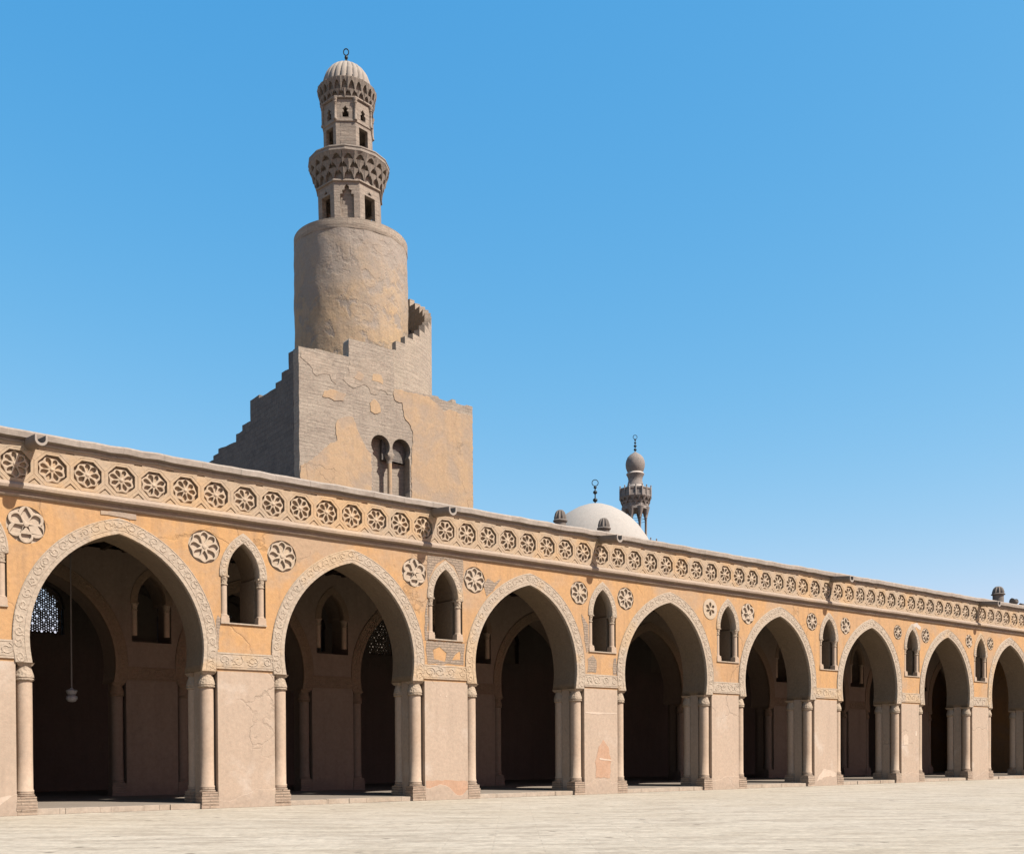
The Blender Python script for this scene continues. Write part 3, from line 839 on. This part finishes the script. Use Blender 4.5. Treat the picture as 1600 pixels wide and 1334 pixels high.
# front wall of the base with the twin horseshoe niche cut in
def twin_niche(c1, c2, cz, r, zb):
    """two horseshoe heads over one shared recess"""
    st = -PI/2+math.asin(.50/r); n = 26; sw = 2*PI-2*math.asin(.50/r)
    head = lambda c: [(c+r*math.cos(st+sw*i/n), cz+r*math.sin(st+sw*i/n)) for i in range(n+1)]
    mid = (c1+c2)/2
    return [(c1-.56, zb), (c2+.60, zb), (c2+.60, cz-.56)]+head(c2)+[(mid+.21, cz-.50), (mid-.21, cz-.50)]+head(c1)+[(c1-.56, cz-.56)]
front = [(0, 0), (W, 0), (W, 24.45), (11.9, 24.48), (11.85, 24.38), (11.1, 24.42), (11.05, 24.62), (10.8, 24.62), (10.75, 24.40), (9.8, 24.45), (9.7, 24.6), (9.2, 24.55), (6.42, 24.5), (6.42, 26.83), (3.32, 26.84), (3.30, 25.70), (1.05, 25.72), (1.03, 25.66), (0, 25.62)]
k1 = twin_niche(5.46, 6.96, 20.70, .66, 16.9)
link('tower_front', plate_mesh([ragged(front, .35, .022, 60), k1], 0, .75), TSTONE, mina)
b = bmesh.new(); box(b, .7, W-.004, .75, 6.9, 0, 24.0); box(b, .7, W-.006, 6.9, DEP, 0, 21.0); part('tower_base', b, TSTONE, mina)
# stair flank on the left, stepping down towards the back
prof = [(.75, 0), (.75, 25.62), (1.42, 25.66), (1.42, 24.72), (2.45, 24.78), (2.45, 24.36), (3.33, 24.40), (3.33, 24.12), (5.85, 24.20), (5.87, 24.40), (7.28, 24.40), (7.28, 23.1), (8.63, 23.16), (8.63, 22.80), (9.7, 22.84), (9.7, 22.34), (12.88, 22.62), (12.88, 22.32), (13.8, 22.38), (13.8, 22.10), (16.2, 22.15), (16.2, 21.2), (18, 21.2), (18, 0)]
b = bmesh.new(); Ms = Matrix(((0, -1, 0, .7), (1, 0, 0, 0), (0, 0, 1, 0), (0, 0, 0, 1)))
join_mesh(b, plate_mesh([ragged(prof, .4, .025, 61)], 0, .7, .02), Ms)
part('stair_flank', b, TSHADE, mina)
# niche column and its capital
b = bmesh.new(); lathe(b, [(.15, 16.9), (.14, 19.75)], 14, (6.21, .20)); part('niche_column', b, TPLAS, mina, 40)
b = bmesh.new(); lathe(b, [(.14, 19.72), (.17, 19.75), (.16, 19.82), (.20, 20.0), (.28, 20.12), (.28, 20.198)], 14, (6.21, .23)); part('niche_capital', b, TSTONE, mina, 40)
# plaster still clinging to the front
def slab(loop, mat, th, seed, name, step=.16, amp=.045):
    link(name, plate_mesh([ragged(loop, step, amp, seed)], -th, .01, .008), mat, mina)
slab([(.03, 16), (.03, 18.6), (.62, 18.96), (1.42, 19.68), (1.86, 20.16), (2.48, 20.51), (2.36, 21.13), (2.39, 21.54), (2.68, 21.9), (3.23, 22.12), (3.6, 22.07), (3.87, 21.4), (4.14, 20.88), (4.41, 20.35), (4.78, 20.05), (4.80, 18.76), (4.80, 16)], TPLAS, .035, 41, 'plaster_patch')
slab([(6.5, 24.42), (9.0, 24.40), (9.62, 24.03), (10.13, 23.74), (10.65, 23.92), (11.38, 23.8), (12.36, 23.86), (12.37, 16), (7.67, 16), (7.65, 19.79), (7.79, 21.77), (7.64, 22.33), (7.25, 22.6), (7.11, 23.08), (7.02, 23.61), (6.43, 23.71), (6.38, 24.1)], TPLAS, .035, 42, 'plaster_patch')
slab([(1.5, 23.0), (2.3, 22.9), (2.9, 22.95), (3.1, 23.4), (2.3, 23.5), (1.6, 23.35)], TPLAS, .03, 43, 'plaster_patch', .2, .06)
slab([(4.75, 22.7), (5.1, 22.55), (5.45, 22.8), (5.4, 23.3), (5.0, 23.5), (4.75, 23.2)], TPLAS, .03, 44, 'plaster_patch', .2, .05)
slab([(2.9, 24.3), (3.6, 23.9), (4.3, 24.3), (5.0, 23.7), (5.6, 24.2), (6.0, 23.9), (6.25, 24.6), (6.2, 25.5), (5.6, 25.3), (5.2, 26.0), (4.3, 25.8), (3.9, 25.2), (3.3, 25.5), (3.3, 24.8)], TSTONE_PALE, .02, 45, 'pale_blocks', .22, .10)
slab([(.1, 24.9), (.7, 24.7), (1.1, 24.1), (1.9, 24.3), (2.4, 23.9), (2.5, 24.6), (2.0, 24.8), (2.3, 25.3), (1.2, 25.2), (.9, 25.45), (.12, 25.4)], TSTONE_PALE, .02, 46, 'pale_blocks', .22, .10)
slab([(3.6, 24.5), (4.1, 24.4), (4.3, 24.8), (3.9, 25.0)], TPLAS, .03, 47, 'plaster_patch', .2, .05)
slab([(4.9, 24.6), (5.7, 24.5), (5.5, 25.1), (5.0, 25.0)], TPLAS, .03, 48, 'plaster_patch', .2, .06)

# drum
CX, CD = 6.34, 5.32
b = bmesh.new(); NZ = 26; prof = []
rg = random.Random(5)
for i in range(NZ+1): prof.append((3.76-.03*i/NZ+rg.uniform(-.018, .018), 20.5+(34.72-20.5)*i/NZ))
lathe(b, prof, 96, (CX, CD), rib=lambda i, z: 1+.0035*math.sin(i*.9+z*1.7)+.003*math.sin(i*.37-z*.8))
part('drum', b, TDRUM, mina, 40)
b = bmesh.new(); lathe(b, [(3.72, 34.70), (3.735, 34.73), (3.73, 35.25), (3.735, 35.74), (3.71, 35.76)], 96, (CX, CD)); part('drum_rim', b, TSTONE_PALE, mina, 40)
# winding stair parapet round the drum
def sector(b, r0, r1, a0, a1, z0, z1, n):
    rows = []
    for i in range(n+1):
        a = a0+(a1-a0)*i/n; c, s = math.cos(a), math.sin(a)
        rows.append([b.verts.new((CX+r*c, CD+r*s, z)) for r, z in ((r0, z0), (r1, z0), (r1, z1), (r0, z1))])
    for p, q in zip(rows[:-1], rows[1:]):
        for k in range(4): b.faces.new((p[k], p[(k+1) % 4], q[(k+1) % 4], q[k]))
    b.faces.new(rows[0][::-1]); b.faces.new(rows[-1])
vaz = R(240.0)-TH          # direction from the drum towards the camera, local
b = bmesh.new(); r_ = bmesh.new()
RO = 5.30
a_start = R(270.8)
a_step0 = vaz+R(31)
sector(b, RO-.42, RO, a_start, a_step0, 24.2, 26.86, 8)
z = 27.40; a = a_step0
rg = random.Random(2)
while z < 36.2 and a < a_start+R(200):
    da = R(7.8)
    sector(b, RO-.42, RO, a, a+da, 22.0, z+rg.uniform(-.05, .05), 2)
    sector(r_, 3.6, RO-.40, a-da*1.2, a+da, 20.0, z-2.7, 2)
    a += da; z += .49
part('stair_parapet', b, RAMPW, mina, 30)
part('winding_stair', r_, TSHADE, mina, 30)  # dark stone paints in the shade between drum and parapet

# lanterns
OA = 234.4-math.degrees(TH)       # normal of the face with the blind niche (local degrees)
def trefoil(hw, z0, zs, zt):
    return [(-hw, z0), (hw, z0), (hw, zs), (hw*.62, zs+.02), (hw*.72, zs+(zt-zs)*.38), (hw*.30, zs+(zt-zs)*.50), (hw*.34, zs+(zt-zs)*.70), (0, zt), (-hw*.34, zs+(zt-zs)*.70), (-hw*.30, zs+(zt-zs)*.50), (-hw*.72, zs+(zt-zs)*.38), (-hw*.62, zs+.02), (-hw, zs)]
def star(z, hw):
    return [(-hw, z), (-hw*.35, z+.03), (-hw*.45, z+.12), (-hw*.12, z+.12), (0, z+.30), (hw*.12, z+.12), (hw*.45, z+.12), (hw*.35, z+.03), (hw, z), (hw*.25, z-.06), (-hw*.25, z-.06)]
def octagon(name, Rc, z0, z1, th, holes, mat):
    b = bmesh.new(); side = 2*Rc*math.sin(PI/8); ap = Rc*math.cos(PI/8)
    for k in range(8):
        an = R(OA+45*k)
        loops = [[(-side/2, z0), (side/2, z0), (side/2, z1), (-side/2, z1)]]+holes(k)
        me = plate_mesh(loops, 0, th)
        # face local: x along the face, y inwards
        nx, ny = math.cos(an), math.sin(an)
        tx, ty = -ny, nx
        M = Matrix(((tx, -nx, 0, CX+nx*ap), (ty, -ny, 0, CD+ny*ap), (0, 0, 1, 0), (0, 0, 0, 1)))
        join_mesh(b, me, M)
    return part(name, b, mat, mina)
def lo_holes(k):
    k = (k+8) % 8
    if k in (1, 7, 3, 5): return [[(-.43, 35.95), (.43, 35.95), (.43, 38.5), (-.43, 38.5)], star(38.72, .27)]
    if k == 0: return [trefoil(.44, 35.9, 38.35, 39.25)]
    return []
octagon('lower_lantern', 2.16, 35.70, 39.5, .34, lo_holes, LANT)
an = R(OA); ap = 2.16*math.cos(PI/8)
b = bmesh.new(); me = plate_mesh([[(-.6, 35.75), (.6, 35.75), (.6, 39.45), (-.6, 39.45)]], .25, .33)
nx, ny = math.cos(an), math.sin(an)
join_mesh(b, me, Matrix(((-ny, -nx, 0, CX+nx*ap), (nx, -ny, 0, CD+ny*ap), (0, 0, 1, 0), (0, 0, 0, 1)))); part('blind_niche', b, LANT, mina)
# corner shafts
def mina_lathe(name, prof, mat, n=24, smooth=40, a0=0.0, rib=None, parent=None):
    b = bmesh.new(); lathe(b, prof, n, (CX, CD), a0=a0, rib=rib); return part(name, b, mat, parent or mina, smooth)
o8 = R(OA+22.5)
mina_lathe('string_course', [(2.20, 39.44), (2.27, 39.48), (2.27, 39.56), (2.2, 39.62)], LANT, 8, 20, o8)
def muqarnas(name, tiers, n, mat, a0, gapk=.86):
    """stepped rings of small pointed niches corbelling outwards over a plain core"""
    b = bmesh.new()
    for ti, (r0, r1, z0, z1) in enumerate(tiers):
        lathe(b, [(r0*.93, z0-.02), (r0*.94, (z0+z1)/2), (r1*.93, z1)], 40, (CX, CD))
        h = z1-z0; K = 8; th = .05+.05*r1
        for i in range(n):
            a = a0+2*PI*(i+(.5 if ti % 2 else 0))/n; d = PI/n
            def rad(z): return r0+(r1-r0)*max(0, min(1, (z-z0)/h))**1.4
            rows = []
            for j in range(K+1):
                t = -1+2*j/K
                zb = z0+h*.80*(1-abs(t)**1.6)**.7 if abs(t) < 1 else z0-h*.12
                zm = zb+(z1-zb)*.5
                col = []
                for z in (zb, zm, z1):
                    bulge = 1+.012*abs(t)**3
                    r = rad(z)*bulge
                    col.append((b.verts.new((CX+r*math.cos(a+t*d*.985), CD+r*math.sin(a+t*d*.985), z)), b.verts.new((CX+(r-th)*math.cos(a+t*d*.985), CD+(r-th)*math.sin(a+t*d*.985), z))))
                rows.append(col)
            for p, q in zip(rows[:-1], rows[1:]):
                for m in range(2): b.faces.new((p[m][0], q[m][0], q[m+1][0], p[m+1][0]))
                b.faces.new((p[0][0], p[0][1], q[0][1], q[0][0]))
                b.faces.new((p[0][1], p[1][1], q[1][1], q[0][1])); b.faces.new((p[1][1], p[2][1], q[2][1], q[1][1]))
                b.faces.new((p[2][0], q[2][0], q[2][1], p[2][1]))
            for col in (rows[0], rows[-1]):
                for m in range(2): b.faces.new((col[m][0], col[m+1][0], col[m+1][1], col[m][1]))
    rj = random.Random(n)
    bmesh.ops.remove_doubles(b, verts=b.verts, dist=.0005)
    for v in b.verts: v.co += Vector((rj.uniform(-1, 1), rj.uniform(-1, 1), rj.uniform(-1, 1)))*.016
    return part(name, b, mat, mina, 20)
muqarnas('balcony_corbels', [(2.14, 2.28, 39.65, 40.25), (2.24, 2.44, 40.05, 40.72), (2.38, 2.62, 40.5, 41.16)], 20, MUQ, o8)
mina_lathe('balcony', [(2.0, 41.10), (2.62, 41.12), (2.68, 41.2), (2.66, 41.36), (2.70, 41.42), (2.68, 41.50), (2.4, 41.52)], MUQ, 16, 15, o8)
def up_holes(k):
    k = (k+8) % 8
    sm = [(-.21, 43.95), (.21, 43.95), (.21, 44.28), (.10, 44.36), (.19, 44.52), (.08, 44.58), (0, 44.72), (-.08, 44.58), (-.19, 44.52), (-.10, 44.36), (-.21, 44.28)]
    return [sm]+([[(-.36, 41.75), (.36, 41.75), (.36, 43.4), (-.36, 43.4)]] if k in (1, 7, 3, 5) else [])
octagon('upper_lantern', 1.68, 41.60, 45.3, .26, up_holes, LANT)
mina_lathe('upper_string_course', [(1.68, 43.62), (1.74, 43.66), (1.74, 43.74), (1.68, 43.78)], LANT, 8, 20, o8)
for k in range(8):
    a = o8+k*PI/4
    b = bmesh.new(); lathe(b, [(.12, 43.74), (.12, 43.84), (.085, 43.88), (.08, 44.85), (.12, 44.9), (.10, 44.95), (.16, 45.1), (.16, 45.18)], 12, (CX+1.70*math.cos(a), CD+1.70*math.sin(a)))
    part('corner_colonnette', b, LANT, mina, 40)
mina_lathe('crown_moulding', [(1.72, 45.14), (1.80, 45.20), (1.80, 45.28), (1.7, 45.32)], LANT, 8, 20, o8)
muqarnas('crown_corbels', [(1.68, 1.80, 45.26, 45.66), (1.76, 1.95, 45.55, 46.28)], 24, MUQ, o8, .80)
mina_lathe('cupola_drum', [(1.62, 45.9), (1.62, 46.5), (1.58, 46.52)], LANT, 48, 30)
prof = []
for i in range(13):
    u = i/12; prof.append((1.60*math.cos(u*PI/2)**.85 if i < 12 else .05, 46.5+1.36*math.sin(u*PI/2)+(.08*u**6)))
mina_lathe('ribbed_cupola', prof, CUPOLA, 24*8, 60, rib=lambda i, z: 1-.085*(1-abs(math.sin(PI*(i-(z-46.5)*2.2)/8)))**2)
def crescent(b, c, z0, bulbs, rr, rt):
    z = z0
    tube(b, [(c[0], c[1], z0-.1), (c[0], c[1], bulbs[-1][0]+bulbs[-1][1])], .035*rr/.16, 6)
    for zc, r in bulbs:
        prof = [(0.001, zc-r)]+[(r*math.cos(-PI/2+PI*k/6), zc+r*.85*math.sin(-PI/2+PI*k/6)) for k in range(1, 6)]+[(0, zc+r)]
        lathe(b, prof, 10, c, cap=False)
    torus(b, (c[0], c[1], bulbs[-1][0]+bulbs[-1][1]+rr*.95), rr, rt, (.8, -.6, 0), (0, 0, 1))
b = bmesh.new(); crescent(b, (CX, CD), 47.95, [(48.03, .13), (48.24, .12)], .17, .035); part('crescent_finial', b, METAL, mina, 40)

# the lanterns settle and lean a little
ZT = [(35.0, 35.0), (35.76, 35.36), (38.3, 37.7), (39.5, 38.55), (41.7, 40.75), (45.2, 44.15), (46.5, 45.58), (47.9, 47.25), (48.2, 47.72), (49.2, 49.0)]
def zt(z):
    for (a, p), (b_, q) in zip(ZT[:-1], ZT[1:]):
        if a <= z <= b_: return p+(q-p)*(z-a)/(b_-a)
    return z
done = set()
for o in mina.children_recursive:
    if o.data and o.data.name not in done and max(v.co.z for v in o.data.vertices) > 35.0 and not o.name.startswith(('stair_', 'winding')):
        done.add(o.data.name)
        for v in o.data.vertices:
            if v.co.z > 35.0:
                k = max(0, v.co.z-35.8)/9*.17
                v.co.x -= .79*k; v.co.y += .61*k
                v.co.z = zt(v.co.z)
# ------------------------------------------------------------------ pale dome behind
dx, dy = 59.4, 41.3
dome = empty('mausoleum_dome', 'smooth pale plastered dome with a dark crescent finial rising behind the arcade roof', 'dome', (dx, dy, 0))
b = bmesh.new()
lathe(b, [(5.45, 16.4), (5.45, 18.0), (5.38, 18.9), (5.12, 19.9), (4.72, 20.82), (3.95, 21.92), (3.3, 22.62), (2.6, 23.15), (1.7, 23.66), (.9, 23.95), (.35, 24.08), (0, 24.11)], 64); part('dome_shell', b, WHITE, dome, 60)
b = bmesh.new(); lathe(b, [(5.7, 13), (5.7, 16.2), (5.85, 16.3), (5.85, 16.5), (5.4, 16.52)], 48); part('dome_drum', b, GREYSTONE, dome, 40)
b = bmesh.new(); box(b, -6.5, 6.5, -6.5, 6.5, 0, 13.2); part('tomb_walls', b, GREYSTONE, dome)
b = bmesh.new(); crescent(b, (0, 0), 24.1, [(24.42, .22), (25.12, .20), (25.56, .15)], .28, .035); part('crescent_finial', b, METAL, dome, 40)

# ------------------------------------------------------------------ slender grey minaret
mx, my = 76.6, 53.27
sm = empty('slender_minaret', 'slender dark grey stone minaret with bulb top and colonnaded pavilion behind the pale dome', 'minaret', (mx, my, 0))
def sml(name, prof, mat=GREYSTONE, n=24, smooth=40, a0=0, rib=None):
    b = bmesh.new(); lathe(b, prof, n, a0=a0, rib=rib); return part(name, b, mat, sm, smooth)
sml('bulb', [(.80, 32.22), (.92, 32.45), (1.02, 32.8), (1.05, 33.15), (1.0, 33.5), (.85, 33.85), (.6, 34.12), (.3, 34.32), (.12, 34.45), (.04, 34.55)], n=48, rib=lambda i, z: 1+(.012 if z > 32.6 and (i//3) % 2 else 0))
sml('bulb_rim', [(.97, 31.98), (1.0, 32.05), (.88, 32.2), (.82, 32.24)], PALERIM)
sml('neck', [(.92, 30.75), (.84, 31.0), (.76, 31.35), (.80, 31.65), (.93, 31.9), (.97, 31.99)])
sml('neck_foot', [(1.0, 30.3), (1.0, 30.62), (.92, 30.76)], PALERIM)
b = bmesh.new(); crescent(b, (0, 0), 34.5, [(34.72, .17), (35.12, .17), (35.47, .13), (35.78, .11)], .22, .032); part('crescent_finial', b, METAL, sm, 40)
ma0 = R(240+9)
def balcony(name, Rb, z0, z1):
    b = bmesh.new(); n = 8
    lathe(b, [(Rb*.5, z0-.1), (Rb, z0-.1), (Rb+.05, z0), (Rb*.5, z0)], n, a0=ma0)
    for k in range(n):
        a, a2 = ma0+2*PI*k/n, ma0+2*PI*(k+1)/n
        p, q = Vector((Rb*math.cos(a), Rb*math.sin(a))), Vector((Rb*math.cos(a2), Rb*math.sin(a2)))
        L = (q-p).length; t = (q-p)/L; nn = Vector((t.y, -t.x))
        fr = [(0, z0), (L, z0), (L, z1), (0, z1)]; hs = []
        for i in range(2):
            xa, xb = L*(.08+.46*i), L*(.46+.46*i)
            hs.append([(xa, z0+.18), (xb, z0+.18), (xb, z1-.16), (xa, z1-.16)])
        me = plate_mesh([fr]+hs, 0, .1)
        M = Matrix(((t.x, -nn.x, 0, p.x), (t.y, -nn.y, 0, p.y), (0, 0, 1, 0), (0, 0, 0, 1)))
        join_mesh(b, me, M)
        me = plate_mesh([fr], .06, .09); join_mesh(b, me, M)
    o = part(name, b, GREYSTONE, sm)
    for k in range(2*n):
        a = ma0+PI*k/n; r = Rb if k % 2 == 0 else Rb*math.cos(PI/n)
        pb = bmesh.new(); lathe(pb, [(.075, z0-.05), (.075, z1+.05), (.05, z1+.09), (.085, z1+.17), (.05, z1+.25), (0, z1+.28)], 8, (r*math.cos(a), r*math.sin(a)))
        part('balcony_post', pb, GREYSTONE, o, 40)
    return o
balcony('balcony', 1.80, 29.45, 30.38)
CXs, CDs = CX, CD
CX, CD = 0.0, 0.0
_m = mina; mina = sm
muqarnas('balcony_corbels', [(1.30, 1.45, 28.0, 28.55), (1.42, 1.60, 28.5, 28.95), (1.56, 1.76, 28.9, 29.4)], 16, GREYSTONE, ma0)
# arcade of eight slim columns: spandrels reach down between them
for k in range(8):
    a = ma0+2*PI*k/8
    b = bmesh.new(); lathe(b, [(.17, 24.4), (.17, 24.6), (.12, 24.7), (.11, 27.1), (.16, 27.18), (.13, 27.28), (.24, 27.6), (.36, 28.1), (.42, 28.3)], 12, (1.22*math.cos(a), 1.22*math.sin(a)))
    part('pavilion_column', b, GREYSTONE, sm, 40)
mina = _m
b = bmesh.new()
for z in (27.0, 27.3): torus(b, (0, 0, z), 1.22, .022, (1, 0, 0), (0, 1, 0), 32, 5)
part('tie_ring', b, METAL, sm)
b = bmesh.new(); lathe(b, [(1.2, 28.05), (1.55, 28.1), (1.4, 29.4)], 8, a0=ma0); part('pavilion_roof', b, GREYSTONE, sm, 20)
balcony('lower_balcony', 2.42, 23.6, 24.55)
sml('lower_corbels', [(1.6, 21.6), (1.75, 22.2), (2.05, 22.8), (2.4, 23.45), (2.4, 23.55), (1.0, 23.6)], n=16)
sml('shaft', [(1.75, 0), (1.7, 12), (1.62, 12.1), (1.6, 24.4)], n=8, smooth=20, a0=ma0)
CX, CD = CXs, CDs

# ------------------------------------------------------------------ enclosure wall of the outer court
ez = empty('enclosure_wall', 'low plastered outer wall seen as specks through the pierced grilles', 'wall', (0, 48, 0))
b = bmesh.new(); box(b, -40, 90, 0, 1, 0, 8.2); part('wall', b, CITY, ez)

lamp(3.43, 4.4, 3.12, 8.4, 'milky glass lamp on a long cord hanging inside the leftmost full arch', 1.0)
lamp(55.0, 5.0, 2.9, 8.4, 'small pale lamp hanging inside the last arch at the far right', 1.0)

# ------------------------------------------------------------------ camera
cam = bpy.data.cameras.new('camera'); co = bpy.data.objects.new('camera', cam); COL.objects.link(co); S.camera = co
yaw, pitch, roll = -0.672173, -0.010547, -0.005545
cy, sy, cp, sp = math.cos(yaw), math.sin(yaw), math.cos(pitch), math.sin(pitch)
fwd = Vector((-sy*cp, cy*cp, sp)); rt = Vector((cy, sy, 0)); up = rt.cross(fwd)
r2 = rt*math.cos(roll)+up*math.sin(roll); u2 = -rt*math.sin(roll)+up*math.cos(roll)
M = Matrix(((r2.x, u2.x, -fwd.x, -5.90156), (r2.y, u2.y, -fwd.y, -28.4811), (r2.z, u2.z, -fwd.z, 1.45669), (0, 0, 0, 1)))
co.matrix_world = M
cam.sensor_fit = 'HORIZONTAL'; cam.sensor_width = 36; cam.lens = 1644.2756/1600*36
cam.shift_y = 529.729/1600; cam.clip_end = 3000; cam.clip_start = .1

# ------------------------------------------------------------------ light
SUN_EL, SUN_AZ = R(50), R(25)       # azimuth to the right of the facade normal
d = Vector((math.sin(SUN_AZ)*math.cos(SUN_EL), -math.cos(SUN_AZ)*math.cos(SUN_EL), math.sin(SUN_EL)))
sun = bpy.data.lights.new('sun', 'SUN'); sun.energy = 5.0; sun.angle = R(.5); sun.color = (1, .955, .89)
so = bpy.data.objects.new('sun', sun); COL.objects.link(so)
so.rotation_euler = d.to_track_quat('Z', 'Y').to_euler()
w = bpy.data.worlds.new('World'); S.world = w; w.use_nodes = True
nt = w.node_tree; nt.nodes.clear()
sk = nt.nodes.new('ShaderNodeTexSky'); sk.sky_type = 'NISHITA'; sk.sun_disc = False
sk.sun_elevation = SUN_EL; sk.sun_rotation = PI-SUN_AZ
sk.altitude = 0; sk.air_density = 1.0; sk.dust_density = .6; sk.ozone_density = 1.6
bg = nt.nodes.new('ShaderNodeBackground'); bg.inputs['Strength'].default_value = .0515
ow = nt.nodes.new('ShaderNodeOutputWorld')
# deepen the sky's blue with one power curve per channel
sp = nt.nodes.new('ShaderNodeSeparateColor'); cb = nt.nodes.new('ShaderNodeCombineColor')
nt.links.new(sk.outputs[0], sp.inputs[0])
for i, (k, g) in enumerate(((2.65, 1.6), (1.08, .65), (1.03, .30))):
    p1 = nt.nodes.new('ShaderNodeMath'); p1.operation = 'POWER'; p1.inputs[1].default_value = g
    p2 = nt.nodes.new('ShaderNodeMath'); p2.operation = 'MULTIPLY'; p2.inputs[1].default_value = k*.12**g/.12
    nt.links.new(sp.outputs[i], p1.inputs[0]); nt.links.new(p1.outputs[0], p2.inputs[0]); nt.links.new(p2.outputs[0], cb.inputs[i])
nt.links.new(cb.outputs[0], bg.inputs[0]); nt.links.new(bg.outputs[0], ow.inputs[0])

S.view_settings.view_transform = 'Standard'; S.view_settings.look = 'None'
S.view_settings.exposure = 1.22; S.view_settings.gamma = 1.0
S.view_settings.use_curve_mapping = False
